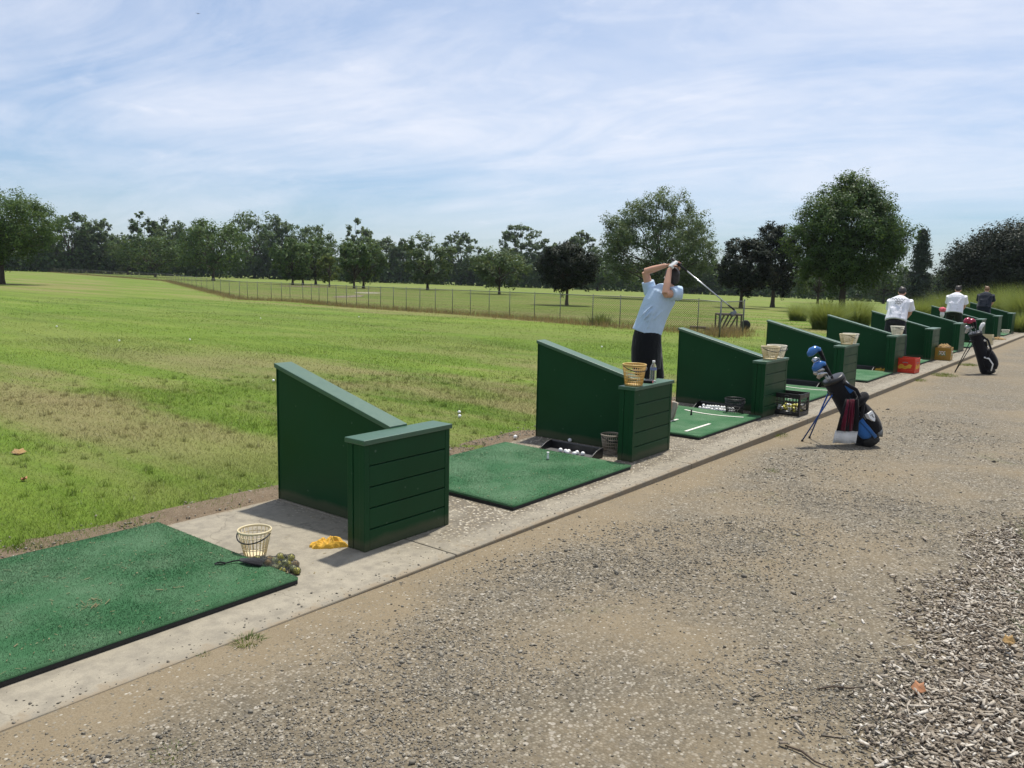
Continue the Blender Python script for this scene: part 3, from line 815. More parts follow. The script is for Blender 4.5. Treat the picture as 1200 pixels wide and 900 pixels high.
# ------------------------------------------------------------------ cloths
def crumple(name, p, lx, ly, h, mat, rz, label, seed=0):
    """a dropped cloth: an uneven ridge-folded heap, closed underneath"""
    rg = np.random.default_rng(seed); nx, ny = 46, 30
    u, v = np.meshgrid(np.linspace(-1, 1, nx), np.linspace(-1, 1, ny), indexing='ij')
    ang = np.arctan2(v, u); edge = 1+.10*np.sin(3*ang+seed)+.07*np.sin(7*ang+seed*2)+.04*np.sin(13*ang)
    rr = np.maximum(np.abs(u), np.abs(v)); q_ = np.hypot(u, v)+1e-9; k = rr/q_          # square to disc
    X = u*k*edge*lx*.5; Y = v*k*edge*ly*.5
    env = np.clip(1-rr**2.6, 0, 1)**.55
    z = np.zeros_like(u)
    for _ in range(9):
        a = rg.uniform(-1.1, 1.1); f = rg.uniform(3, 8); ph = rg.uniform(0, 6.28); w = rg.uniform(.5, 1)
        z += w*(1-np.abs(np.sin((u*lx*math.cos(a)+v*ly*math.sin(a))/lx*f+ph+.7*np.sin(v*2.3+ph)))**.7)
    z = z/z.max(); prof = .45+.55*np.exp(-((u-.5*math.sin(seed))**2)/.25)
    Z = h*env*(.35*prof+.75*z)
    V = np.stack([X, Y, Z], -1).reshape(-1, 3); i, j = np.meshgrid(np.arange(nx-1), np.arange(ny-1), indexing='ij')
    Fc = np.stack([i*ny+j, (i+1)*ny+j, (i+1)*ny+j+1, i*ny+j+1], -1).reshape(-1, 4)
    V2 = V.copy(); V2[:, 2] = np.minimum(V2[:, 2]-.004, .001); m = len(V)
    o = arr_mesh(name, np.vstack([V, V2]), np.vstack([Fc, Fc[:, ::-1]+m]), mat, None, True)
    o.location = tuple(float(v) for v in p); o.rotation_euler.z = rz
    tag(o, label, 'cloth'); return o
crumple('cloth', at(384, 640, .0), .24, .11, .075, M['yellow_cloth'], YAW-R(84), 'crumpled yellow cloth on the concrete at the nearest divider', 2)
crumple('cloth', at(1032, 435), .30, .16, .08, M['yellow_cloth'], YAW-R(90), 'crumpled yellow cloth beside the ivory basket in the fifth bay', 4)
crumple('cloth', at(1171, 398), .40, .2, .10, M['tan_cloth'], YAW-R(90), 'mustard cloth heaped on the concrete in the far bay', 5)

# mesh bag of range balls
def ball_bag():
    p = at(322, 668); p[2] = 0.0
    t = empty('mesh_ball_bag', p, YAW-R(90), 'black mesh bag of old yellow range balls lying on the mat corner', 'ball bag')
    rg = random.Random(4); q = MB(); q2 = MB(); cs = []
    for i in range(160):
        x, y = rg.gauss(0.0, .075), rg.gauss(.02, .055)
        z = .0215 if i < 90 else .052
        if abs(x) > .15 or abs(y-.03) > .105 or any((x-a)**2+(y-b)**2+(z-c)**2 < .040**2 for a, b, c in cs): continue
        if z > .03 and (x-.02)**2+(y-.03)**2 > .075**2: continue
        cs.append((x, y, z)); pass
    for i, c in enumerate(cs):
        MB().ball(c, .0212, 12, 8).build('ball', M['range_ball' if i % 5 < 2 else ('old_ball' if i % 5 < 4 else 'tan_cloth')], t, smooth=True)
    net = MB()
    for c in cs: net.ball(c, (.027, .027, .027), 10, 8)
    for a_, b_ in zip(cs[:-1], cs[1:]): net.loft([a_, b_], .020, 8)
    net.loft([(.0, .03, .03), (-.06, .01, .035), (-.12, .0, .05)], [(.03, .09), (.03, .08), (.02, .05)], 12)
    net.remeshed('net', M['net_cloth'], t, .007, 5)
    nk = MB(); nk.loft([(-.06, -.02, .050), (-.13, -.02, .060), (-.20, -.005, .060)], [(.014, .055), (.014, .045), (.010, .012)], 12)
    nk.build('gathered_neck', M['black_fabric'], t, smooth=True)
    c = [(-.20, -.005, .058), (-.24, -.01, .054), (-.27, -.03, .050), (-.30, -.055, .049), (-.335, -.05, .049), (-.33, -.025, .049), (-.30, -.02, .049), (-.275, -.035, .049)]
    MB().loft(c, .0045, 6).build('drawstring', M['black_fabric'], t, smooth=True)
ball_bag()

# bottle, sunglasses case on the second divider box
bp = on_cap(1, .70, .62)
t = empty('water_bottle', bp, 0, 'clear water bottle with white cap on the second divider box', 'bottle')
MB().lathe([(.001, .001), (.030, .001), (.033, .008), (.032, .03), (.0335, .05), (.032, .07), (.0335, .12), (.030, .145), (.0135, .180), (.0125, .188)], 20).build('bottle_body', M['clear_plastic'], t, smooth=True)
MB().lathe([(.0142, .189), (.0148, .192), (.0148, .206), (.013, .208)], 16).build('bottle_cap', M['print_white'], t, smooth=True)
MB().lathe([(.0342, .112), (.0345, .122), (.0342, .134)], 20, cap=False).build('bottle_label', M['label_film'], t, smooth=True)
bp = on_cap(1, .54, .5)
t = empty('wallet', bp, R(20), 'dark wallet with earphone cord beside the water bottle', 'wallet')
MB().box(-.065, .065, -.045, .045, 0, .026).build('wallet_body', M['black_fabric'], t, bevel=.008)
MB().box(-.06, .0, -.047, -.0455, .004, .021).build('pink_edge', M['pink_knit'], t)
MB().loft([(-.02, -.05, .02), (.0, -.062, .026), (.03, -.064, .012), (.06, -.06, .004), (.075, -.05, .010), (.08, -.03, .012)], .0035, 6).build('white_cord', M['print_white'], t, smooth=True)

# ------------------------------------------------------------------ crates
def make_crate(mat, kind):
    """milk crate 0.34 x 0.34 x 0.285 seen from -Y, lattice walls"""
    t = empty('milk_crate', (0, 0, 0)); a = .17; h = .285; th = .010
    b = MB()
    for s in (-1, 1):
        y0, y1 = (s*a-th/2, s*a+th/2)
        for z0, z1 in ((0, .05), (.225, h)): b.box(-a+.018, a-.018, y0, y1, z0, z1); b.box(y0, y1, -a+.018, a-.018, z0, z1)
        for s2 in (-1, 1):
            x0, x1 = (s*a-.022, s*a+.006) if s > 0 else (s*a-.006, s*a+.022)
            y2, y3 = (s2*a-.022, s2*a+.006) if s2 > 0 else (s2*a-.006, s2*a+.022)
            b.box(x0, x1, y2, y3, 0, h+.003)
        for k in range(-3, 4):          # upright bars
            x = k*.042
            b.box(x-.004, x+.004, y0+.001, y1-.001, .05, .225); b.box(y0+.001, y1-.001, x-.004, x+.004, .05, .225)
        for z in (.095, .138, .181):
            b.box(-a+.018, a-.018, y0+.002, y1-.002, z-.004, z+.004); b.box(y0+.002, y1-.002, -a+.018, a-.018, z-.004, z+.004)
    b.build('lattice_wall', mat, t, bevel=.002, seg=1)
    f = MB()
    for k in range(-4, 5): f.box(k*.036-.006, k*.036+.006, -a+.006, a-.006, .006, .012); f.box(-a+.006, a-.006, k*.036-.006, k*.036+.006, .013, .019)
    f.build('crate_floor', mat, t)
    def plate(m_, u0=-.10, u1=.10, z0=.07, z1=.215):
        for s in (-1, 1): MB().box(u0, u1, s*(a+.007)-.002, s*(a+.007)+.002, z0, z1).build('panel', m_, t, bevel=.002)
        for s in (-1, 1): MB().box(s*(a+.007)-.002, s*(a+.007)+.002, u0, u1, z0, z1).build('panel', m_, t, bevel=.002)
    def strokes(m_, name, segs, wdt=.009):
        """emblem strokes in (u, z) on the front (-Y) and the near (-X) wall"""
        q = MB()
        for poly in segs:
            for (u0, z0), (u1, z1) in zip(poly[:-1], poly[1:]):
                d = math.hypot(u1-u0, z1-z0) or 1; nx, nz = -(z1-z0)/d*wdt/2, (u1-u0)/d*wdt/2
                for side in (0, 1):
                    o_ = -a-.0105
                    pts = [(u0+nx, z0+nz), (u1+nx, z1+nz), (u1-nx, z1-nz), (u0-nx, z0-nz)]
                    v4 = [((u, o_-.0012, z) if side == 0 else (o_-.0012, -u, z)) for u, z in pts]
                    v8 = [((u, o_+.0012, z) if side == 0 else (o_+.0012, -u, z)) for u, z in pts]
                    q.add(v4+v8, [(0,1,2,3), (7,6,5,4), (0,4,5,1), (1,5,6,2), (2,6,7,3), (3,7,4,0)])
        q.build(name, m_, t)
    if kind == 'black':
        strokes(M['grey_plastic'], 'emblem', [[(-.03, .25), (0, .265), (.03, .25)], [(-.08, .03), (.08, .03)]], .012)
    if kind == 'red':
        plate(mat, -.145, .145, .055, .222)
        strokes(M['print_yellow'], 'emblem', [[(-.12, .10), (-.085, .155), (-.045, .150), (-.01, .115), (.03, .125), (.07, .160), (.125, .145)], [(-.115, .085), (-.05, .10), (.0, .085), (.05, .105), (.11, .11)],
            [(-.10, .115), (-.06, .125), (-.02, .10)], [(.03, .11), (.07, .13), (.11, .125)]], .024)
        strokes(M['print_grey'], 'emblem_text', [[(-.05, .195), (-.02, .205), (.02, .205), (.05, .195)]], .012)
    if kind == 'mustard':
        plate(mat, -.145, .145, .055, .222)
        strokes(M['print_green'], 'emblem', [[(-.075, .10), (-.06, .19)], [(-.03, .11), (.03, .11)], [(-.02, .15), (.03, .15)], [(.07, .10), (.06, .19)]], .02)
        strokes(M['print_white'], 'emblem_text', [[(-.06, .205), (-.03, .18), (0, .20), (.035, .18), (.06, .205)], [(-.05, .13), (-.02, .165), (.01, .12), (.035, .165), (.055, .12)]], .016)
    if kind == 'ivory':
        plate(mat, -.145, .145, .055, .222)
        strokes(M['print_dark'], 'emblem', [[(-.09, .17), (-.06, .19), (-.05, .13), (-.08, .12)], [(-.02, .19), (-.02, .12), (.02, .13), (.02, .19)], [(.06, .19), (.09, .15), (.06, .12)]], .014)
    return t
def crate(p, rz, mat, kind, label):
    t = make_crate(mat, kind); t.location = tuple(float(v) for v in p); t.rotation_euler.z = rz
    tag(t, label, 'crate', 'milk crates along the bays'); return t
def mid(px0, py0, px1, py1):
    return (at(px0, py0)+at(px1, py1))/2
c0 = (10.62, 3.59, .002)
crate(c0, R(-1), M['black_plastic'], 'black', 'black milk crate holding yellow balls by the third divider box')
rg = random.Random(3); hb = None
for i in range(46):
    w_ = rg.random() < .6
    o = ball((c0[0]+rg.uniform(-.135, .135), c0[1]+rg.uniform(-.135, .135), rg.choice((.022, .060, .098))), 'golf ball heaped inside the black milk crate', 'golf balls in the black crate')
    if w_: o.material_slots[0].link = 'OBJECT'; o.material_slots[0].material = M['range_ball']
pr = (17.24, 3.60, .002)
crate(pr, R(-3), M['red_plastic'], 'red', 'red milk crate with a yellow emblem by the fifth divider')
py_ = (20.72, 3.60, .002)
crate(py_, R(2), M['mustard_plastic'], 'mustard', 'mustard yellow milk crate with a folded cloth on top')
crumple('cloth', (py_[0], py_[1], .288), .30, .24, .10, M['tan_cloth'], YAW-R(80), 'tan cloth lying on top of the mustard crate', 8)
MB_b = at(1163, 404)
crate((MB_b[0], 3.62, .002), R(0), M['ivory_plastic'], 'ivory', 'ivory milk crate with dark lettering behind the distant golf bag')
# dark bottle in the sixth bay
p = at(1086, 418)
t = empty('drink_bottle', p, 0, 'dark bottle with a pale band beside the brownish basket', 'bottle')
MB().lathe([(.04, 0), (.042, .02), (.042, .20), (.03, .235), (.022, .25)], 16).build('bottle_body', M['black_plastic'], t, smooth=True)
MB().lathe([(.024, .251), (.024, .28), (.018, .284)], 14).build('bottle_cap', M['black_plastic'], t, smooth=True)
MB().lathe([(.0435, .15), (.0435, .17)], 16, cap=False).build('pale_band', M['print_white'], t, smooth=True)

# ------------------------------------------------------------------ golf bags
def rotz(v, a): return Vector((v[0]*math.cos(a)-v[1]*math.sin(a), v[0]*math.sin(a)+v[1]*math.cos(a), v[2]))
def golf_bag(px, base_py, blue, label):
    """stand bag leaning to image-left, seen from the side. local u = image right, v = away, z = up"""
    p = at(px, base_py, -.06); p[2] = float(path_z(p[0], p[1]))
    t = empty('golf_bag', p, YAW-R(90), label, 'golf bag')
    ln = .62 if blue else .42          # lean (tangent)
    t.scale = (.95,)*3 if blue else (.98,)*3
    ax = Vector((-ln, .04, 1)).normalized(); Lb = .86
    side = Vector((1, 0, ln)).normalized(); dp = ax.cross(side)
    def P(s, u=0, v=0): return ax*s+side*u+dp*(-v)+Vector((0, 0, .05))     # v > 0 towards the camera... dp points away
    # body: oval tube
    st = [(.0, .125, .125), (.04, .148, .140), (.10, .145, .135), (.35, .130, .120), (.60, .122, .115), (.78, .122, .120), (.86, .128, .128)]
    b = MB(); b.loft([P(s) for s, _, _ in st], [(a, c) for _, a, c in st], 20, up=side)
    b.build('bag_body', M['black_fabric'], t, smooth=True)
    b = MB(); b.loft([P(-.03), P(-.028), P(.05), P(.075)], [(.10, .12), (.128, .142), (.135, .148), (.128, .142)], 20, up=side); b.build('rubber_foot', M['black_rubber'], t, smooth=True)
    b = MB(); b.loft([P(.84), P(.85), P(.885), P(.89)], [(.118, .128), (.128, .138), (.126, .136), (.10, .11)], 20, up=side); b.build('top_collar', M['black_plastic'], t, smooth=True)
    # pockets facing right and towards the camera
    def pocket(s0, s1, u, v, ru, rv, mat, name='pocket'):
        q = MB(); m = 7; pts = []; rad = []
        for i in range(m):
            f = i/(m-1); k = .55+.45*math.sin(math.pi*min(1, max(0, f))**.8) if 0 < f < 1 else .45
            pts.append(P(s0+(s1-s0)*f, u, v)); rad.append((ru*k, rv*k))
        q.loft(pts, rad, 14, up=side); return q.build(name, mat, t, smooth=True)
    pocket(.02, .47, .110, .05, .115, .125, M['black_fabric'])
    pocket(.50, .80, .085, .03, .055, .090, M['black_fabric'])
    pocket(.06, .36, .0, .105, .095, .055, M['blue_fabric'] if blue else M['black_fabric'])
    # trim stripes
    def strip(pts, mat, name, w=.012):
        q = MB(); q.loft(pts, [(w, .004)]*len(pts), 6, up=side); q.build(name, mat, t, smooth=True)
    if blue:
        strip([P(.04, .09, .135), P(.2, .075, .150), P(.40, .05, .140)], M['galvanised'], 'silver_piping', .010)
        strip([P(.05, .06, .152), P(.2, .03, .168), P(.34, .0, .150)], M['blue_fabric'], 'blue_trim', .022)
        strip([P(.04, .10, .165), P(.09, .14, .145), P(.11, .165, .10)], M['galvanised'], 'silver_trim', .030)
        # shield emblem on the big pocket
        q = MB(); c0_ = P(.30, .118, .150)
        n1 = (side*.42+dp*(-.90)).normalized(); uu = ax.cross(n1).normalized()
        shield = [(-.032, .045), (.032, .045), (.034, .0), (.018, -.035), (0, -.052), (-.018, -.035), (-.034, 0)]
        v1 = [c0_+uu*a_*1.25+ax*b_*1.25+n1*.032 for a_, b_ in shield]; v0 = [c0_+uu*a_*1.25+ax*b_*1.25-n1*.02 for a_, b_ in shield]
        m = len(shield); q.add(v1+v0, [tuple(range(m)), tuple(range(2*m-1, m-1, -1))]+[(i, m+i, m+(i+1)%m, (i+1)%m) for i in range(m)])
        e = q.build('shield_emblem', M['print_white'], t)
        q = MB(); q.loft([c0_+uu*a_+ax*b_+n1*.034 for a_, b_ in ((-.016, .025), (.014, .02), (.004, .0), (.014, -.02))], .005, 6); q.build('emblem_mark', M['print_dark'], e)
        # blue panel near the mouth
        q = MB(); q.loft([P(.60, .085, .075), P(.66, .08, .105), P(.76, .07, .110), P(.80, .065, .09)], [(.010, .010), (.030, .014), (.030, .014), (.012, .010)], 8, up=side); q.build('blue_panel', M['blue_fabric'], t, smooth=True)
        strip([P(.60, .11, .085), P(.7, .108, .105), P(.80, .09, .100)], M['print_white'], 'white_piping', .004)
        # roll of fabric / valuables pouch sticking out right
        q = MB(); q.loft([P(.50, .02, .14), P(.52, .12, .13), P(.54, .20, .10), P(.545, .225, .09)], [.040, .058, .056, .030], 12); q.build('side_pouch', M['black_fabric'], t, smooth=True)
    else:
        strip([P(.04, -.02, .160), P(.16, .055, .165), P(.30, .02, .160), P(.36, -.06, .145)], M['print_white'], 'white_trim', .016)
        strip([P(.10, .085, .14), P(.20, .075, .145), P(.26, .06, .142)], M['print_white'], 'white_trim', .008)
        strip([P(.36, .175, .06), P(.30, .155, .09), P(.24, .16, .085)], M['print_white'], 'white_trim', .012)
        strip([P(.14, .20, .03), P(.22, .185, .07), P(.27, .19, .05), P(.24, .205, .02)], M['print_white'], 'white_trim', .012)
        q = MB(); q.ball((0, 0, 0), (.03, .01, .025), 10, 6); e = q.build('logo_patch', M['print_white'], t, smooth=True); e.location = P(.68, .085, .115)
        e2 = MB().ball((0, 0, 0), (.016, .01, .018), 10, 6).build('logo_patch', M['print_white'], t, smooth=True); e2.location = P(.54, .10, .12)
    # straps
    q = MB(); q.loft([P(.80, .05, .12), P(.66, .13, .14), P(.48, .12, .165), P(.36, .03, .165), P(.30, -.08, .13)], [(.022, .006)]*5, 8, up=side); q.build('shoulder_strap', M['black_fabric'], t, smooth=True)
    q = MB(); q.loft([P(.46, .115, .02), P(.53, .175, .0), P(.48, .20, -.02), P(.40, .19, -.02)], [(.012, .008)]*4, 8); q.build('grab_handle', M['black_fabric'], t, smooth=True)
    # stand legs
    for sgn, du in ((1, 0), (-1, .085)):
        top = P(.74, -.10, .07*sgn); foot = Vector(((-.74, .12, 0) if sgn > 0 else (-.58, .32, 0)) if blue else ((-.64, .10, 0) if sgn > 0 else (-.50, .34, 0)))
        foot.z = float(path_z(p[0]+rotz(foot, YAW-R(90))[0], min(3.2, p[1]+rotz(foot, YAW-R(90))[1])))-p[2]+.012
        if not blue: foot.z = max(foot.z, .02)
        q = MB(); q.loft([top, foot], [.0095, .0085], 8); lg = q.build('stand_leg', M['blue_metal'] if blue else M['graphite'], t, smooth=True)
        q = MB(); q.ball(foot, .016, 8, 6); q.build('leg_tip', M['black_rubber'], lg, smooth=True)
    q = MB(); q.loft([P(.74, -.11, .08), P(.745, -.12, 0), P(.74, -.11, -.08)], .012, 8)
    q.loft([P(.70, -.10, .05), P(.30, -.125, .02)], .005, 6); q.loft([P(.70, -.10, -.05), P(.30, -.125, -.02)], .005, 6); q.build('leg_bracket', M['graphite'], t, smooth=True)
    # clubs: shafts with heads
    def club(s1, u, v, lean_u, kind, mat):
        base = P(.80, u*.6, v*.6); tip = P(s1, u+lean_u, v)
        q = MB(); q.loft([base, tip], [.006, .0055], 8); c = q.build('club_shaft', M['chrome'] if kind == 'iron' else M['graphite'], t, smooth=True)
        q = MB(); d = (tip-base).normalized(); f = (Vector((-1, 0, -.22))-d*Vector((-1, 0, -.22)).dot(d)).normalized(); w = d.cross(f)
        if kind == 'wood':
            pts = [tip-d*.05, tip, tip+d*.02+f*.03, tip+d*.02+f*.08, tip+d*.0+f*.125, tip-d*.012+f*.145]
            q.loft(pts, [(.016, .016), (.03, .03), (.045, .055), (.048, .062), (.034, .048), (.01, .02)], 14, up=d)
            q.build('headcover', mat, c, smooth=True)
            q = MB(); q.loft([tip-d*.16, tip-d*.06, tip-d*.02], [.020, .024, .030], 12); q.build('cover_sock', M['black_fabric'], c, smooth=True)
        else:
            q.loft([tip-d*.035, tip+d*.004, tip+f*.02+d*.012, tip+f*.055+d*.018, tip+f*.078+d*.012], [(.0075, .0075), (.011, .011), (.022, .010), (.030, .009), (.020, .006)], 12, up=d)
            q.build('iron_head', M['chrome'], c, smooth=True)
    if blue:
        club(1.27, -.01, .03, .02, 'wood', M['blue_gloss']); club(1.10, -.03, .06, 0, 'wood', M['blue_gloss'])
        club(1.16, -.03, -.02, -.0, 'iron', None)
        for i, (s1, u, v) in enumerate(((1.00, -.07, .06), (.98, -.075, .03), (1.015, -.06, .0), (.99, -.05, .08), (1.02, -.07, -.04), (1.03, -.03, .05))): club(s1, u, v, -.01, 'iron', None)
    else:
        club(1.18, -.02, .03, 0, 'wood', M['crimson_gloss']); club(1.13, .02, .05, .02, 'wood', M['crimson_gloss'])
        for s1, u, v in ((1.02, -.07, .05), (.99, -.08, .02), (.96, -.09, .0), (1.05, -.05, -.02), (1.0, .04, .02)): club(s1, u, v, -.02, 'iron', None)
        q = MB(); q.loft([P(.86, .07, .06), P(.95, .11, .06), P(1.0, .18, .05), P(1.01, .22, .05)], [.02, .035, .04, .02], 10); q.build('headcover', M['white_towel'], t, smooth=True)
    if blue:                            # towel hung on the bag's near side: its own thing
        tw = empty('towel', p, YAW-R(90), 'black and maroon towel with white end hanging from the golf bag', 'towel')
        # hangs vertically from the bag's mid
        o = P(.60, -.02, .165)
        def sh(z0, z1, u0, u1, w0, w1, mat, name, y=0):
            q = MB(); m = 9; vs = []; 
            for i in range(m):
                f = i/(m-1)
                for j, (z, u, w) in enumerate(((z0, u0, w0), ((z0+z1)/2, (u0+u1)/2, (w0+w1)/2), (z1, u1, w1))):
                    vs.append((o.x+u+w*(f-.5), o.y-.02*math.sin(f*9+z*7)-y-.05*(z0-z)-.012, o.z+z))
            fs = [(i*3+j, (i+1)*3+j, (i+1)*3+j+1, i*3+j+1) for i in range(m-1) for j in range(2)]
            q.add(vs, fs); ob = q.build(name, mat, tw, smooth=True)
            sd = ob.modifiers.new('s', 'SOLIDIFY'); sd.thickness = .008
        sh(0, -.36, .05, .02, .14, .24, M['black_fabric'], 'dark_cloth')
        sh(-.005, -.355, .015, -.025, .045, .065, M['maroon_cloth'], 'maroon_stripe', .012)
        sh(-.005, -.355, .06, .045, .03, .045, M['maroon_cloth'], 'maroon_stripe', .012)
        sh(-.361, -.50, .02, .0, .245, .27, M['white_towel'], 'white_end')
golf_bag(1017, 520, True, 'tall blue and black stand bag with blue headcovers on the gravel')
golf_bag(1158, 437, False, 'black and white stand bag with crimson headcovers farther along the path')

# ------------------------------------------------------------------ people
def hand_geo(q, wrist, knuck, palm_n, curl, sc=1.0):
    """palm and five bent fingers appended to q. wrist->knuck is the palm direction, palm_n the way the fingers curl"""
    w = Vector(wrist); k = Vector(knuck); d = (k-w); L = d.length; d.normalize(); nrm = Vector(palm_n); nrm = (nrm-d*nrm.dot(d)).normalized(); s = d.cross(nrm)
    q.loft([w, w+d*L*.35, w+d*L*.8, k], [(.016*sc, .024*sc), (.014*sc, .036*sc), (.013*sc, .040*sc), (.011*sc, .038*sc)], 10, up=nrm)
    for i, (off, ln) in enumerate(((-.029, .066), (-.010, .076), (.010, .072), (.028, .058))):
        a = k+s*off*sc-d*.012; ln *= sc
        d1 = (d*math.cos(curl*.5)+nrm*math.sin(curl*.5)); d2 = (d*math.cos(curl*1.3)+nrm*math.sin(curl*1.3)); d3 = (d*math.cos(curl*2.0)+nrm*math.sin(curl*2.0))
        p1 = a+d1*ln*.45; p2 = p1+d2*ln*.33; p3 = p2+d3*ln*.26
        q.loft([a, p1, p2, p3], [.0095*sc, .0088*sc, .008*sc, .0065*sc], 8)
    a = w+d*L*.25-s*.026*sc; b = a-s*.022*sc+d*.022+nrm*.012; c = b+d*.026+nrm*.020
    q.loft([a, b, c], [.012*sc, .0105*sc, .008*sc], 8)

def head_geo(q, c, face, up, sc=1.0):
    """skull, jaw, nose, ears, brow; face = facing direction, up = crown direction"""
    c = Vector(c); f = Vector(face).normalized(); u = Vector(up); u = (u-f*u.dot(f)).normalized(); s = u.cross(f)
    Mx = Matrix((s, f, u)).transposed().to_4x4()
    q.ball(c+u*.02, (.074*sc, .092*sc, .098*sc), 16, 12, Mx)
    q.ball(c-u*.045+f*.028, (.056*sc, .062*sc, .068*sc), 14, 10, Mx)
    q.ball(c+f*.092-u*.012, (.013*sc, .018*sc, .022*sc), 8, 6, Mx)      # nose
    q.ball(c+f*.078-u*.055, (.024*sc, .014*sc, .009*sc), 8, 6, Mx)      # mouth
    q.ball(c+f*.078-u*.092, (.022*sc, .018*sc, .016*sc), 8, 6, Mx)
    for sg in (-1, 1): q.ball(c+s*sg*.075-u*.005, (.012*sc, .020*sc, .032*sc), 8, 6, Mx)
    return Mx, f, u, s

def eyes(name_parent, c, f, u, s):
    for sg in (-1, 1):
        MB().ball(Vector(c)+f*.080+s*sg*.031+u*.012, .0125, 8, 6).build('eye', M['print_white'], name_parent, smooth=True)

def golfer_finish():
    """finish of a full swing: facing the range (image left), leaning back, hands over the head"""
    p0 = at(797, 493, .045); D = depth(p0)
    sc = D/F_PX
    t = empty('person', (p0[0], p0[1], .045), 0, 'person in light blue tee and black shorts finishing a golf swing', 'person')
    r = Vector((math.sin(YAW), -math.cos(YAW), 0)); a = Vector((math.cos(YAW), math.sin(YAW), 0))
    def J(px, py, dd=0.0):               # joint as metres from the rear toe: right, away, up
        dx = (px-797)*sc; dz = (493-py)*sc
        dx2 = dx*math.cos(ROLL)+dz*math.sin(ROLL)*-1; dz2 = dz*math.cos(ROLL)+dx*math.sin(ROLL)*1
        return r*dx2+a*dd+Vector((0, 0, dz2*1.0))
    face = -r*.55+a*.85
    pelvis, waist, chest, neck = J(757, 401), J(757, 388), J(767, 357), J(779, 339)
    headc = J(783, 327, .03)
    ls, le, lw, lk = J(788, 344, -.13), J(771.5, 345, -.24), J(778, 316.5, -.12), J(786, 308.5, -.09)
    rs, re, rw, rk = J(762, 345, .16), J(754, 320, .12), J(775.5, 313, -.02), J(792, 313.5, -.07)
    lh, lkn, lan = J(753, 404, -.05), J(752, 446, -.08), J(757, 483, -.06)
    rh, rkn, ran = J(763, 404, .08), J(768, 446, .06), J(786, 474, .04)
    b = MB()
    ups = tuple(a)
    b.loft([pelvis-Vector((0,0,.08)), pelvis, waist, chest, J(774, 345), neck], [(.13, .11), (.165, .125), (.145, .105), (.165, .115), (.155, .10), (.06, .06)], 18, up=ups)
    b.loft([neck-Vector((0,0,.03)), (neck+headc)/2, headc], [.062, .056, .055], 12)
    Mx, f, u, s = head_geo(b, headc, face+Vector((0, 0, -.15)), Vector((0, 0, 1))+r*.15)
    b.loft([ls+r*.02, ls*.5+le*.5, le], [.062, .050, .043], 12); b.loft([le, le*.6+lw*.4, lw], [.043, .043, .027], 12)
    b.loft([rs, rs*.5+re*.5, re], [.060, .050, .042], 12); b.loft([re, re*.6+rw*.4, rw], [.042, .042, .027], 12)
    hand_geo(b, rw, rk-(rk-rw)*.22, Vector((0, 0, -1))-a*.5, 1.0, 1.02)
    hand_geo(b, lw, lk-(lk-lw)*.1, r*.6-Vector((0, 0, .8)), 1.1, 1.0)
    b.loft([lh, lh*.5+lkn*.5, lkn], [.095, .078, .056], 14); b.loft([lkn, lkn*.62+lan*.38, lan], [.056, .058, .036], 12)
    b.loft([rh, rh*.5+rkn*.5, rkn], [.095, .078, .056], 14); b.loft([rkn, rkn*.62+ran*.38, ran], [.056, .058, .036], 12)
    b.loft([lan, lan-Vector((0,0,.05)), J(748, 493, -.06)+Vector((0,0,.03))], [.04, .045, .035], 10)
    b.loft([ran, J(788, 482, .04), J(784, 491, .04)], [.036, .04, .035], 10)
    b.remeshed('body', M['skin'], t, .0065, 4)
    eyes(t, headc, f, u, s)
    # hair
    h = MB(); h.ball(headc+u*.035-f*.012, (.083, .098, .098), 16, 12, Mx); h.ball(headc-f*.045-u*.01, (.074, .055, .085), 14, 10, Mx)
    h.remeshed('hair', M['dark_hair'], t, .008, 3)
    # tee shirt
    q = MB()
    hem_l = J(756, 388)
    q.loft([J(755, 391)+r*.0, J(757.5, 384), J(762, 370), chest, J(773, 347), J(778, 340), J(780, 337)],
           [(.158, .178), (.160, .174), (.164, .172), (.176, .176), (.174, .172), (.128, .118), (.072, .072)], 22, up=ups)
    q.loft([ls+r*.045, ls, ls*.60+le*.40, ls*.42+le*.58], [.080, .088, .080, .080], 14)
    q.loft([rs, rs*.6+re*.4, rs*.45+re*.55], [.084, .078, .076], 14)
    for i in range(6):                  # folds down the back and flank
        fx = 763+i*2.8; q.loft([J(fx+5-i*.3, 352+i*1.4, -.155+.02*i), J(fx-3, 366+i, -.168+.02*i), J(fx-9-i*.8, 383, -.163+.016*i)], [.008, .019, .008], 6)
    for i in range(4): q.loft([J(745+i*4, 372+i*2, -.150), J(750+i*4, 366+i*2, -.166), J(758+i*4, 358+i*2, -.168)], [.007, .015, .007], 6)
    q.remeshed('tee_shirt', M['blue_shirt'], t, .0085, 3)
    # shorts
    q = MB()
    q.loft([J(757, 387.5), J(756, 396), J(755.5, 408), J(755.5, 420), J(756, 432)], [(.158, .160), (.175, .172), (.188, .180), (.185, .178), (.172, .168)], 20, up=ups)
    q.loft([lh, lh*.5+lkn*.5, lkn*.97+lh*.03], [.118, .114, .108], 16); q.loft([rh, rh*.5+rkn*.5, rkn*.97+rh*.03], [.118, .114, .108], 16)
    q.remeshed('shorts', M['black_shorts'], t, .010, 5)
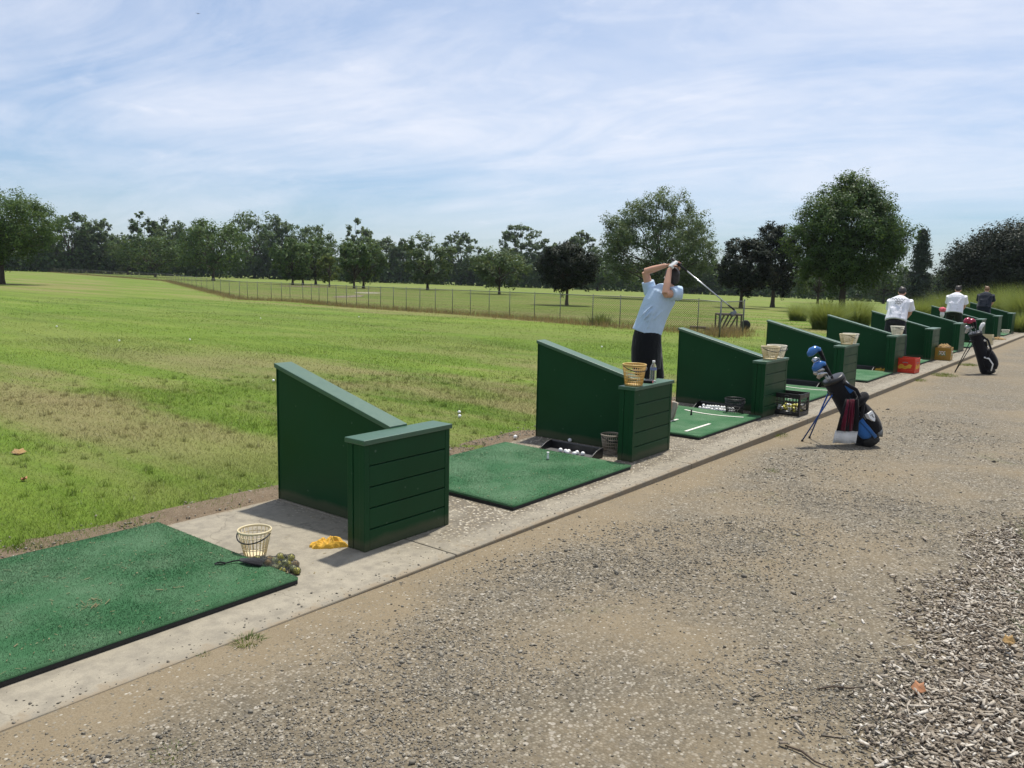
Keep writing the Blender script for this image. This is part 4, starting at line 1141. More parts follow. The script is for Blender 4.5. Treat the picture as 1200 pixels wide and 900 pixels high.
    # shoes
    def shoe(heel, toe, up_):
        d = toe-heel; s_ = MB()
        s_.loft([heel, heel*.75+toe*.25, heel*.4+toe*.6, heel*.1+toe*.9, toe], [(.040, .036), (.055, .040), (.042, .046), (.034, .046), (.018, .03)], 12, up=up_)
        o = s_.remeshed('shoe', M['tan_shoe'], t, .008, 4)
        w = MB(); off = -Vector(up_)*.036
        w.loft([heel+off, heel*.6+toe*.4+off, heel*.25+toe*.75+off, toe+off*.6], [(.010, .037), (.010, .038), (.010, .050), (.010, .034)], 12, up=up_); w.build('sole', M['shoe_sole'], o, smooth=True)
    shoe(J(791, 471, .04), J(786, 492, .04), (-r*.9+Vector((0, 0, .3))).normalized())
    shoe(J(765, 489, -.06), J(742, 491, -.02), Vector((0, 0, 1)))
    # glove on the left hand
    g = MB(); lk2 = lk-(lk-lw)*.1
    d = (lk2-lw).normalized()
    g.loft([lw+d*.012, lw*.55+lk2*.45, lk2+d*.004], [(.030, .040), (.030, .048), (.026, .047)], 12)
    g.remeshed('glove', M['print_white'], t, .006, 3)
    g = MB(); g.loft([lw*.5+lk2*.5-Vector((0,0,.016))-a*.03, lk2-Vector((0,0,.022))-a*.02, lk2+r*.06-Vector((0,0,.03))], [.018, .026, .026], 10); g.build('black_cuff', M['black_fabric'], t, smooth=True)
    # club: a thing held by the person
    hand, tip = J(787, 311, -.11), J(848, 362.5, -.30)
    c = empty('golf_club', (p0[0], p0[1], .045), 0, 'steel iron club held over the shoulder of the blue shirted person', 'golf club')
    gr = hand+(hand-tip).normalized()*.09
    MB().loft([gr, hand+(tip-hand)*.16], [.0135, .011], 10).build('grip', M['black_rubber'], c, smooth=True)
    MB().loft([hand+(tip-hand)*.16, tip], [.0085, .0070], 8).build('shaft', M['chrome'], c, smooth=True)
    dd = (tip-hand).normalized(); dn = (Vector((-.1, 0, -1))-r*.25).normalized()
    MB().loft([tip-dd*.09, tip], [.0095, .0105], 8).build('hosel', M['black_rubber'], c, smooth=True)
    MB().loft([tip-dd*.01, tip+dd*.015+dn*.012, tip-dd*.006+dn*.05, tip-dd*.03+dn*.085], [(.010, .008), (.020, .008), (.032, .008), (.020, .005)], 12, up=dd).build('club_head', M['dark_iron'], c, smooth=True)
golfer_finish()

def golfer_address(X, Y, px_c, top_py, label, shirt, trousers, hair, hunch, printed=False, sc=1.0, rz=0.0):
    """standing at the ball, facing +X (away), bent from the hips, arms hanging to a club"""
    t = empty('person', (X, Y, .045), rz, label, 'person')
    V3 = Vector
    hp = V3((0, 0, .90*sc)); lean = hunch
    def T(s, y=0, x=0):                 # along the spine from the hips
        return V3((math.sin(lean)*s*sc+x*math.cos(lean)*sc, y*sc, hp.z+math.cos(lean)*s*sc-x*math.sin(lean)*sc))
    sh = T(.50); hd = sh+V3((.105*sc, -.0, .135*sc))
    b = MB()
    b.loft([hp-V3((0, 0, .06)), hp, T(.18), T(.38), T(.49), T(.55)], [(.115, .155), (.125, .17), (.105, .145), (.12, .175), (.10, .15), (.055, .06)], 18, up=(1, 0, 0))
    b.loft([T(.52), sh+(hd-sh)*.6, hd], [.06, .056, .055], 12)
    Mx, f, u, s = head_geo(b, hd, V3((.75, .1, -.65)), V3((.65, 0, .75)), sc)
    hands = T(.0)+V3((.42*sc, -.02, -.14*sc))
    for sg in (-1, 1):
        a_ = T(.445, .17*sg); e = a_+V3((.13*sc, .035*sg, -.26*sc)); w = hands+V3((-.03, .03*sg, .06))
        b.loft([a_, a_*.5+e*.5, e], [.060*sc, .048*sc, .042*sc], 12); b.loft([e, e*.6+w*.4, w], [.042*sc, .040*sc, .026*sc], 12)
        hand_geo(b, w, w+(hands-w).normalized()*.08+V3((0, 0, -.03)), V3((0, -sg, -.2)), .9, sc)
        h_ = V3((-.01, .095*sg*sc, .86*sc)); k = V3((.05*sc, .15*sg*sc, .46*sc)); an = V3((-.02, .19*sg*sc, .08*sc))
        b.loft([h_, h_*.5+k*.5, k], [.092*sc, .078*sc, .056*sc], 12); b.loft([k, k*.6+an*.4, an], [.056*sc, .056*sc, .036*sc], 12)
    b.remeshed('body', M['skin'], t, .011, 4)
    eyes(t, hd, f, u, s)
    h = MB(); h.ball(hd+u*.035-f*.012, (.084*sc, .098*sc, .098*sc), 14, 10, Mx); h.ball(hd-f*.045-u*.0, (.074*sc, .055*sc, .080*sc), 12, 8, Mx)
    rg = random.Random(int(X)); 
    for i in range(14): h.ball(hd+u*rg.uniform(.02, .11)-f*rg.uniform(-.05, .08)+s*rg.uniform(-.06, .06), .028*sc, 8, 6)
    h.remeshed('hair', hair, t, .010, 2)
    q = MB()
    q.loft([T(-.06), T(.02), T(.20), T(.38), T(.47), T(.535), T(.555)], [(.165, .225), (.160, .222), (.148, .212), (.152, .225), (.130, .215), (.085, .11), (.07, .075)], 22, up=(1, 0, 0))
    for sg in (-1, 1):
        a_ = T(.455, .185*sg); e = a_+V3((.13*sc, .035*sg, -.26*sc))
        q.loft([a_, a_*.6+e*.4, a_*.2+e*.8], [.090*sc, .088*sc, .096*sc], 12)
    for i in range(7):
        y = -.15+.05*i; q.loft([T(.36-.02*i, y, -.135), T(.2, y*.75+.02, -.146), T(.03, y*.6-.03, -.155)], [.006, .014, .006], 6)
    q.remeshed('tee_shirt', shirt, t, .012, 4)
    q = MB(); q.loft([hp+V3((0, 0, .06)), hp, hp-V3((0, 0, .12))], [(.135, .178), (.145, .19), (.135, .18)], 18, up=(1, 0, 0))
    for sg in (-1, 1):
        h_ = V3((-.01, .095*sg*sc, .86*sc)); k = V3((.05*sc, .15*sg*sc, .46*sc)); an = V3((-.02, .19*sg*sc, .10*sc))
        end = an if trousers[1] else k
        q.loft([h_, h_*.5+k*.5, k]+([an] if trousers[1] else []), [.115*sc, .105*sc, .095*sc]+([.075*sc] if trousers[1] else []), 14)
    q.remeshed('trousers' if trousers[1] else 'shorts', trousers[0], t, .013, 4)
    for sg in (-1, 1):
        an = V3((-.02, .19*sg*sc, .0))
        w = MB(); w.loft([an+V3((-.07, 0, .045)), an+V3((.0, 0, .055)), an+V3((.10, .01*sg, .04)), an+V3((.20, .02*sg, .025))], [(.035, .036), (.05, .042), (.035, .046), (.018, .03)], 12, up=(0, 0, 1)); w.build('shoe', M['black_fabric'], t, smooth=True)
    if printed:                         # printed lettering on the back
        q = MB(); rg = random.Random(5)
        rows = [(.40, -.13, .13, .018), (.345, -.10, .06, .012), (.30, -.07, .05, .010)]
        for s0, y0, y1, amp in rows:
            pts = []; m = 26
            for i in range(m):
                f_ = i/(m-1); pts.append(T(s0+amp*math.sin(f_*26)+.012*math.sin(f_*7), y1+(y0-y1)*f_, -.176-.004*math.cos(f_*9)+.030*abs(2*f_-1)**2))
            q.loft(pts, [(.0045, .009)]*m, 6)
        q.build('back_print', M['print_grey'], t, smooth=True)
    c = empty('golf_club', (X, Y, .045), rz, 'golf club held by the %s player' % (('back print', 'plain white polo', 'navy tee')[0 if X < 20 else (1 if X < 28 else 2)]), 'golf club')
    tp = hands+V3((.38*sc, 0, -.66*sc)); tp.z = .02
    MB().loft([hands+V3((-.06, 0, .10)), hands+(tp-hands)*.15], [.013, .011], 8).build('grip', M['black_rubber'], c, smooth=True)
    MB().loft([hands+(tp-hands)*.15, tp], [.007, .006], 8).build('shaft', M['chrome'], c, smooth=True)
    MB().loft([tp+V3((0, .0, .03)), tp, tp+V3((.03, 0, .0)), tp+V3((.075, 0, .006))], [(.009, .009), (.014, .012), (.024, .012), (.012, .008)], 10).build('club_head', M['chrome'], c, smooth=True)
golfer_address(19.35, 4.36, 1050, 332, 'person in white tee with grey back print and charcoal trousers', M['white_shirt'], (M['charcoal_trousers'], True), M['dark_hair'], R(29), True)
golfer_address(26.15, 4.36, 1122, 335, 'person in plain white polo and olive shorts looking down', M['white_shirt'], (M['olive_shorts'], False), M['dark_hair'], R(20))
golfer_address(32.4, 4.5, 1153, 338, 'person in dark navy tee at the far bay, brown hair', M['navy_shirt'], (M['navy_shirt'], True), M['brown_hair'], R(26))

# club with a pink headcover leaning behind the seventh divider
p = at(1107, 400); p = np.array([25.5, 4.55, .0])
t = empty('covered_club', p, 0, 'golf club with pink knit headcover standing upright beside the white polo player', 'golf club')
MB().loft([(0, 0, .02), (0, 0, .98)], [.008, .007], 8).build('shaft', M['graphite'], t, smooth=True)
q = MB(); q.loft([(0, 0, .78), (0, 0, .86), (0, 0, .93), (0, 0, .955)], [.035, .06, .055, .02], 12); q.build('sock', M['white_towel'], t, smooth=True)
q = MB(); q.ball((-.01, 0, 1.0), (.085, .085, .075), 14, 10)
for i in range(12): q.ball((-.01+.07*math.cos(i*.52), .07*math.sin(i*.52), 1.0+.03*math.sin(i*2.1)), .028, 8, 6)
q.remeshed('headcover', M['pink_knit'], t, .010, 1)

# ------------------------------------------------------------------ trees
def leaf_quads(P, Nrm, size, aspect=1.5):
    """bent leaf sprays: one quad each, random roll about its normal"""
    m = len(P); Nn = Nrm/np.linalg.norm(Nrm, axis=1, keepdims=True)
    ref = rng.normal(0, 1, (m, 3)); u = np.cross(Nn, ref); u /= np.linalg.norm(u, axis=1, keepdims=True); v = np.cross(Nn, u)
    s = (size*np.exp(rng.normal(0, .28, m)))[:, None]; w = s/aspect
    bend = Nn*s*rng.uniform(-.35, .15, (m, 1))
    V = np.stack([P-u*s*.5, P-v*w*.5+bend*.3, P+u*s*.5+bend, P+v*w*.5+bend*.3], 1).reshape(-1, 3)
    return V

def tube_arrays(mb, p, q, r0, r1, n=7, wob=.0):
    p, q = Vector(p), Vector(q); m = 5; pts = []; L = (q-p).length
    for i in range(m):
        f = i/(m-1); pts.append(p.lerp(q, f)+(Vector((random.gauss(0, wob*L), random.gauss(0, wob*L), 0)) if 0 < i < m-1 else Vector((0, 0, 0))))
    mb.loft(pts, [r0+(r1-r0)*i/(m-1) for i in range(m)], n)

def crown_round(w, h, zb, nclump, nleaf, size, loose=0.0, top_bias=0.0, shape='round'):
    """clumps through an uneven dome; returns leaf verts and clump centres"""
    C = []; Rr = []
    lob = [(rng.uniform(0, 6.28), rng.uniform(.95, 1.06) if shape == 'egg' else rng.uniform(.85, 1.2)) for _ in range(5)]
    tries = 0
    while len(C) < nclump and tries < 6000:
        tries += 1
        u = rng.normal(0, 1, 3); u /= np.linalg.norm(u); rad = rng.uniform(.30, 1.0)**.45
        z01 = .5+.5*u[2]*rad
        if shape == 'round': prof = 1.0
        elif shape == 'egg': prof = 1.22-.66*z01
        elif shape == 'vase': prof = .62+.55*z01
        else: prof = 1.0
        az = math.atan2(u[1], u[0]); k = 1.0
        for a0, g in lob: k += (g-1)*.8*max(0, math.cos(az-a0))**3
        x, y = u[0]*rad*w*.5*prof*k, u[1]*rad*w*.5*prof*k; z = zb+h*(.5+.5*u[2]*rad*(1+.10*math.sin(3*az)))
        cr = w*rng.uniform(.095, .165)*(1-.30*loose)
        if any((x-a)**2+(y-b)**2+(z-c)**2 < (cr*(.52+.45*loose))**2 for a, b, c in C): continue
        C.append((x, y, z)); Rr.append(cr)
    C = np.array(C); Rr = np.array(Rr); m = len(C)
    # every lobe carries a shell of small leaf sprays, every spray its leaves
    cen = np.array([0, 0, zb+h*.40]); nsub = 13 if loose > .03 else (15 if shape == 'egg' else 18)
    li = np.repeat(np.arange(m), nsub); ks = len(li)
    d0 = rng.normal(0, 1, (ks, 3)); o0 = C[li]-cen; o0 /= np.linalg.norm(o0, axis=1, keepdims=True)+1e-6
    d0 += o0*.7+np.array([0, 0, .35]); d0 /= np.linalg.norm(d0, axis=1, keepdims=True)
    SC = C[li]+d0*(Rr[li]*rng.uniform(.35, 1.12, ks))[:, None]; SR = Rr[li]*rng.uniform(.22, .44, ks)
    per = rng.multinomial(nleaf, SR**2/np.sum(SR**2)); idx = np.repeat(np.arange(ks), per); k = len(idx)
    d = rng.normal(0, 1, (k, 3)); d /= np.linalg.norm(d, axis=1, keepdims=True)
    rr = rng.uniform(0, 1, k)**.36
    off = d*(SR[idx]*rr)[:, None]
    along = np.einsum('ij,ij->i', off, d0[idx])[:, None]*d0[idx]
    P = SC[idx]+off*np.array([1.05, 1.05, .75])*(1.0 if loose > .03 else 1.12)+along*.5                # sprays stretch outwards
    Nn = d*.8+d0[idx]*.6+rng.normal(0, .5, (k, 3))+np.array([0, 0, .45])
    sn = d*.40+d0[idx]*.55+o0[idx]*.25+rng.normal(0, .25, (k, 3))+np.array([0, 0, .12]); sn /= np.linalg.norm(sn, axis=1, keepdims=True)
    return leaf_quads(P, Nn, size), C, np.repeat(sn, 4, 0)

def tree_from(name, loc, w, h, trunk_h, leafm, label, group, nclump=60, nleaf=9000, size=.3, loose=0.0, shape='round', trunk_r=None, rz=None, droop=0.0):
    t = empty(name, loc, random.uniform(0, 6.28) if rz is None else rz, label, 'tree', group)
    V, C, SN = crown_round(w, h-trunk_h, trunk_h, nclump, nleaf, size, loose, 0, shape)
    V = V.copy()
    for ax_, lo, hi in ((0, -w/2, w/2), (1, -w/2, w/2), (2, trunk_h, h)):
        a_, b_ = np.percentile(V[:, ax_], (.2, 99.8)); V[:, ax_] = lo+(V[:, ax_]-a_)*(hi-lo)/(b_-a_)
    arr_mesh('crown', V, np.arange(len(V)).reshape(-1, 4), leafm, t, False, SN)
    tr = trunk_r or h*.024
    q = MB(); fork = trunk_h+(h-trunk_h)*.12
    q.loft([(0, 0, -.4), (0, 0, .05), (0, 0, .4), (.02*w*.1, 0, trunk_h*.7), (0, 0, fork), (0, 0, trunk_h+(h-trunk_h)*.55)], [tr*1.7, tr*1.35, tr*1.05, tr*.95, tr*.8, tr*.3], 10)
    order = rng.permutation(len(C))[:min(len(C), 26)]
    for i in order:
        c = C[i]; z0 = min(fork+random.uniform(-.05, .35)*(h-trunk_h), c[2]-.1)
        tube_arrays(q, (0, 0, max(trunk_h*.75, z0*.8)), c, tr*.38, tr*.07, 6, .03)
    q.build('trunk', M['bark'], t, smooth=True)
    return t

def spec(px, base, left, right, top, dmax=255.):
    """trunk pixel and crown extents of a tree in the photograph -> position, width, height in metres"""
    p = far(px, base, dmax); s = depth(p)/F_PX
    # the terrain may stop the ray short of the far limit: keep the crown's top where it is seen
    d = ray(px, top); d = d/np.linalg.norm(d[:2]); tz = EYE+d[2]*np.hypot(p[0], p[1])
    return p, (right-left)*s, tz-p[2], s

G1, G2 = 'trees standing along the range', 'trees of the far tree line'
def T(px, base, l, r, top, leafm, label, trunk_px=14, leaves=7000, size_px=2.6, nclump=55, loose=0., shape='round', name='broadleaf_tree', group=G1, tr=None, dmax=255.):
    if r-l < 75 and leafm != 'leaf_dark': trunk_px *= .65; w_ = (r-l)*.10; l -= w_; r += w_
    p, w, h, s = spec(px, base, l, r, top, dmax)
    return tree_from(name, p, w, h, trunk_px*s, M[leafm], label, group, nclump, leaves, size_px*s, loose, shape, tr)
T(3, 333, -66, 66, 222, 'leaf_maple', 'big round green tree cut by the left edge of the view', 24, 46000, 2.2, 110)
T(54, 318, 38, 88, 283, 'leaf_deep', 'small dark tree right behind the big tree at far left', 8, 4000, 2.2, 40)
T(115, 319, 78, 128, 268, 'leaf_deep', 'wide low dark tree, left trunk of the pair beyond the fence corner', 7, 6000, 2.3, 45)
T(127, 319, 100, 141, 275, 'leaf_deep', 'wide low dark tree, right trunk of the pair beyond the fence corner', 7, 5000, 2.3, 40)
T(182, 325, 143, 216, 274, 'leaf_deep', 'broad low spreading dark tree standing alone on the mown slope', 8, 8500, 2.4, 55)
T(250, 329, 214, 285, 257, 'leaf_maple', 'mid green tall oval tree with bare trunk left of the dark clump', 10, 9500, 2.4, 60)
T(343, 334, 316, 360, 279, 'leaf_maple', 'green round tree first in the cluster of four trunks', 10, 6000, 2.3, 40)
T(355, 334, 335, 372, 283, 'leaf_deep', 'dark tree second in the cluster of four trunks', 9, 4500, 2.3, 32)
T(370, 334, 350, 398, 274, 'leaf_deep', 'dark broad tree last in the cluster of four trunks', 9, 6500, 2.3, 45)
T(386, 336, 374, 398, 297, 'leaf_bright', 'small yellowish green young tree beside the cluster of trunks', 8, 2400, 2.1, 22)
T(415, 338, 397, 430, 283, 'leaf_maple', 'green tree with narrow crown, left of a twin pair mid picture', 10, 4500, 2.3, 34)
T(426, 338, 408, 454, 277, 'leaf_deep', 'darker green tree, right of a twin pair mid picture', 10, 6000, 2.3, 42)
T(501, 340, 473, 525, 273, 'leaf_grey', 'grey green tree with clear trunk left of the tall loose tree', 12, 7000, 2.4, 46, .05)
T(585, 345, 552, 617, 290, 'leaf_grey', 'spreading vase shaped green tree with trunk shadow beneath', 10, 7500, 2.5, 50, .1, 'vase')
T(664, 358, 628, 701, 284, 'leaf_dark', 'dark purple leaved round tree close behind the fence', 16, 22000, 2.4, 95)
T(768, 351, 692, 828, 222, 'leaf_grey', 'tallest airy green tree directly behind the swinging golfer', 10, 62000, 2.0, 130, .07)
T(868, 361, 833, 900, 279, 'leaf_dark', 'dark purple leaved tree left of the big maple', 15, 20000, 2.4, 85)
T(905, 360, 880, 938, 262, 'leaf_dark', 'taller dark leaved tree between purple tree and big maple', 14, 18000, 2.4, 80)
T(958, 356, 935, 985, 300, 'leaf_deep', 'small dark tree seen behind the trunk of the big maple', 14, 4500, 2.5, 36)
T(986, 367, 920, 1050, 205, 'leaf_maple', 'big dense green maple behind the bays', 27, 110000, 2.2, 190, 0, 'egg')
T(1204, 372, 1112, 1300, 257, 'leaf_dark', 'huge dark leaved tree at the right edge', 8, 120000, 2.6, 200)
# second line of taller, looser trees
for px, base, l, r, top, lm, lab, loose in (
 (82, 317, 58, 106, 249, 'leaf_deep', 'tall dark tree with open crown showing above the low pair', .25),
 (115, 317, 94, 136, 257, 'leaf_grey', 'loose grey tree with open crown just right of the tall dark one', .4),
 (30, 317, 5, 60, 262, 'leaf_deep', 'dark tree filling the gap behind the big left tree', .1),
 (172, 322, 158, 190, 249, 'leaf_deep', 'narrow tall tree rising above the spreading low tree', .25),
 (200, 322, 180, 222, 256, 'leaf_grey', 'grey green tree right of the narrow tall one', .25),
 (150, 322, 132, 170, 275, 'leaf_grey', 'lower tree filling the dip left of the narrow tall one', .2),
 (230, 323, 208, 258, 258, 'leaf_deep', 'dark tree behind the tall oval tree', .1),
 (298, 323, 268, 330, 247, 'leaf_deep', 'tallest dark tree of the left wood with flat top', .1),
 (330, 324, 305, 352, 253, 'leaf_deep', 'dark tree shoulder to shoulder with the flat topped one', .1),
 (362, 325, 336, 388, 264, 'leaf_deep', 'dark rounded tree behind the cluster of four trunks', .05),
 (421, 327, 404, 440, 257, 'leaf_grey', 'tall wispy tree with bare branches above the twin pair', .5),
 (452, 328, 434, 476, 279, 'leaf_grey', 'loose tree right of the wispy one', .3),
 (476, 329, 460, 494, 281, 'leaf_deep', 'narrow dark tree left of the grey green one', .2),
 (540, 332, 521, 561, 272, 'leaf_grey', 'tall loose grey tree with drooping right branch', .35),
 (565, 334, 550, 590, 299, 'leaf_deep', 'low dark tree in the gap beside the vase shaped tree', .1),
 (614, 336, 592, 637, 264, 'leaf_grey', 'tall tree with flat airy crown left of the purple tree', .5),
 (641, 337, 630, 656, 280, 'leaf_grey', 'thin wispy tree just left of the purple tree', .5),
 (680, 339, 662, 700, 271, 'leaf_grey', 'pale wispy tree showing above the purple tree', .45),
 (700, 341, 680, 725, 296, 'leaf_maple', 'green tree between the purple tree and the tallest airy tree', .15),
 (812, 344, 795, 840, 300, 'leaf_deep', 'low dark tree between the airy tree and the purple pair', .1),
 (1110, 356, 1088, 1130, 305, 'leaf_deep', 'low dark tree between spruce and huge right tree', .1),
 (1035, 356, 1012, 1062, 298, 'leaf_deep', 'dark tree behind the right side of the big maple', .1)):
    T(px, base, l, r, top, lm, lab, 4, 9500, 2.2, 70 if loose < .3 else 60, loose, 'round', 'broadleaf_tree', G2, None, 250.)

def spruce(px, base, l, r, top, label):
    p, w, h, s = spec(px, base, l, r, top)
    t = empty('spruce_tree', p, 0, label, 'tree', G1); Vs = []
    q = MB(); q.loft([(0, 0, -.3), (0, 0, h*.5), (0, 0, h*.98)], [h*.016, h*.011, h*.003], 8)
    for i in range(210):
        f = random.random()**.9; z = h*(.10+.86*f); L = w*.5*(1.02-f)**.8*random.uniform(.7, 1.1)+.15; a = random.uniform(0, 6.28)
        tip = np.array([math.cos(a)*L, math.sin(a)*L, z-.10*L+.10*L*f]); q.loft([(0, 0, z), tuple(tip)], [h*.004, h*.001], 5)
        m = int(40+90*L/w); u = rng.uniform(.15, 1, m)[:, None]
        P = np.array([0, 0, z])*(1-u)+tip*u+rng.normal(0, .10*w*.5, (m, 3))*np.array([1, 1, .8])-np.array([0, 0, .03*w])*rng.uniform(0, 1, (m, 1))
        Vs.append(leaf_quads(P, rng.normal(0, 1, (m, 3))+np.array([0, 0, .6]), 2.2*s, 2.0))
    V = np.vstack(Vs); arr_mesh('crown', V, np.arange(len(V)).reshape(-1, 4), M['leaf_needle'], t); q.build('trunk', M['bark'], t, smooth=True)
spruce(1074, 362, 1053, 1094, 266, 'dark narrow spruce between the maple and the right edge')

# undergrowth along the foot of the tree line
def undergrowth():
    Vs = []
    pts = [(-90, 316, 296), (0, 317, 300), (60, 317, 298), (150, 322, 300), (230, 324, 300), (310, 324, 300), (400, 326, 305), (480, 330, 308), (560, 335, 313), (640, 338, 316), (720, 341, 318), (800, 344, 318), (840, 344, 312), (880, 345, 320), (960, 348, 322), (1040, 352, 324), (1120, 356, 326), (1200, 360, 326), (1290, 362, 322)]
    for (x0, b0, t0), (x1, b1, t1) in zip(pts[:-1], pts[1:]):
        m = 4200; f = rng.uniform(0, 1, m)
        A, B = far(x0, b0-1, 250.), far(x1, b1-1, 250.)
        base = A[None]*(1-f[:, None])+B[None]*f[:, None]; base[:, 2] = terrain_z(base[:, 0], base[:, 1])
        hh = ((b0-t0)*depth(A)*(1-f)+(b1-t1)*depth(B)*f)/F_PX
        hh = hh*(1.12+.25*np.sin(f*21+x0)+.12*np.sin(f*55)); z = rng.uniform(0, 1, m)**.8*hh
        out = rng.normal(0, 1, m)*2.0; d = base[:, :2]/np.linalg.norm(base[:, :2], axis=1, keepdims=True)
        P = base+np.stack([d[:, 0]*out, d[:, 1]*out, z], -1)
        Vs.append(leaf_quads(P, rng.normal(0, .7, (m, 3))+np.array([-d[:, 0]*.6, -d[:, 1]*.6, np.full(m, .7)]).T, 3.0*depth(A)/F_PX))
    V = np.vstack(Vs)
    tag(arr_mesh('undergrowth', V, np.arange(len(V)).reshape(-1, 4), M['leaf_maple']), 'dark undergrowth along the foot of the far trees', 'undergrowth', kind='stuff')
undergrowth()

# far wooded ridge that shows through the gaps
def ridge():
    d = 560.; a = np.linspace(-.9, .9, 240)+0; X = d*np.cos(YAW-a); Y = d*np.sin(YAW-a)
    zt = -8+14+2.2*np.sin(a*9+1)+1.2*np.sin(a*37)+.7*np.sin(a*91)+5*np.clip(a+.1, 0, .4)
    V = np.concatenate([np.stack([X, Y, np.full_like(X, -30)], -1), np.stack([X*1.01, Y*1.01, zt-2], -1), np.stack([X*1.06, Y*1.06, zt], -1), np.stack([X*1.3, Y*1.3, zt-12], -1)])
    m = len(a); i = np.arange(m-1); Fc = np.concatenate([np.stack([k*m+i, k*m+i+1, (k+1)*m+i+1, (k+1)*m+i], -1) for k in range(3)])
    n = N('ridge_wood'); f = n.noise(n.pos(), .12, 6, .7)
    M['ridge_wood'] = n.pbr(n.mix(f, (.016, .028, .014), (.035, .055, .022)), .9, n.bump(f, 1, 3.), spec=.1)
    tag(arr_mesh('hills', V, Fc, M['ridge_wood'], None, True), kind='structure')
ridge()

# ------------------------------------------------------------------ tall ornamental grass and weeds
def tuft(name, loc, rad, hgt, m, wid, mat, label, cat, group=None, spread=.55):
    loc = np.asarray(loc, float); Vs = []
    a = rng.uniform(0, 2*math.pi, m); rr = rad*.5*np.sqrt(rng.uniform(0, 1, m)); h = hgt*rng.uniform(.3, 1.05, m)
    dirx, diry = np.cos(a), np.sin(a); base = np.stack([rr*dirx, rr*diry, np.zeros(m)], -1)
    sp = spread*rng.uniform(.15, 1.05, m)*(.4+rr/(rad*.5))*.6*np.where(rng.uniform(0, 1, m) < .35, 1.9, 1)
    seg = 4; w = wid*rng.uniform(.6, 1.3, m)
    side = np.stack([-np.sin(a+rng.normal(0, .8, m)), np.cos(a), np.zeros(m)], -1)
    rows = []
    for k in range(seg+1):
        f = k/seg
        c = base+np.stack([dirx*sp*h*f**1.7, diry*sp*h*f**1.7, h*(f-.30*sp*f**3)], -1); ww = (w*(1-f*.92))[:, None]*.5
        rows.append((c-side*ww, c+side*ww))
    V = np.stack([p for r_ in rows for p in r_], 1).reshape(-1, 3); st = 2*(seg+1)
    Fc = np.concatenate([np.stack([np.arange(m)*st+2*k, np.arange(m)*st+2*k+1, np.arange(m)*st+2*k+3, np.arange(m)*st+2*k+2], -1) for k in range(seg)])
    o = arr_mesh(name, V, Fc, M[mat]); o.location = tuple(float(v) for v in loc)
    return tag(o, label, cat, group)
OG = 'tall ornamental grass clumps behind the bays'
def og(px, base, wpx, top, label, m=2600):
    p = far(px, base); s = depth(p)/F_PX
    tuft('ornamental_grass', p, wpx*s*.55, (base-top)*s*1.15, int(m*1.7), .013, 'leaf_reed', label, 'ornamental grass', OG, 1.0)
og(968, 386, 56, 352, 'low rounded grass clump in front of the big maple trunk', 2600)
og(1003, 384, 50, 352, 'tall grass clump left of the player with back print')
og(1078, 378, 44, 350, 'tall grass clump between the two white shirted players')
og(1103, 374, 40, 343, 'tall grass clump just left of the white polo player')
og(1138, 372, 40, 340, 'tall grass clump between white polo player and navy player')
og(1172, 376, 66, 335, 'large fountain of tall grass just right of the navy player', 3800)
og(1203, 382, 56, 335, 'tall grass clump at the right edge, taller and farther back', 3400)
og(1196, 394, 40, 366, 'shorter grass clump at the end of the concrete pad', 2400)
og(935, 376, 34, 356, 'smallest grass clump, left of the others near the fourth divider', 1300)

def weed(px, py, w, h, m, label, z=-.02):
    p = at(px, py, z); tuft('weed', p, w, h, m, .006, 'leaf_weed', label, 'weed', 'weeds at the path edge', 1.3)
weed(290, 755, .13, .045, 260, 'largest weed tuft at the kerb beside the nearest mat')
weed(238, 771, .05, .028, 70, 'tiny weed tuft on the kerb left of the larger one')
weed(905, 553, .12, .03, 160, 'flat weed patch on the gravel near the blue golf bag', -.06)
weed(205, 884, .16, .025, 150, 'sparse weed in the gravel at the bottom edge', -.01)
weed(250, 834, .07, .022, 60, 'small pale weed in the gravel below the kerb', -.01)
weed(1105, 440, .55, .07, 480, 'longer grass tuft at the kerb left of the distant bag', -.07)
weed(1135, 428, .45, .06, 380, 'grass tuft at the kerb directly behind the distant bag', -.07)
weed(912, 510, .25, .035, 200, 'low grass tuft along the kerb left of the blue bag', -.06)
weed(1075, 446, .35, .05, 260, 'grass tuft along the kerb below the red crate', -.07)
p = far(703, 381); tuft('bush', p, .75, .46, 500, .03, 'leaf_weed', 'small green bush at the foot of the fence', 'bush', None, 1.0)
# long blades drooping over the mulch from plants at the right edge
for (px, py, lab) in ((1212, 640, 'upper drooping grass clump at the mulch edge'), (1222, 712, 'middle drooping grass clump on the mulch'), (1228, 790, 'lowest drooping grass clump on the mulch')):
    p = at(px, py, .02); p[2] = float(mulch_z(p[0], p[1])); tuft('grass_clump', p, .10, .30, 60, .006, 'leaf_weed', lab, 'grass', 'grass clumps on the mulch', 1.6)

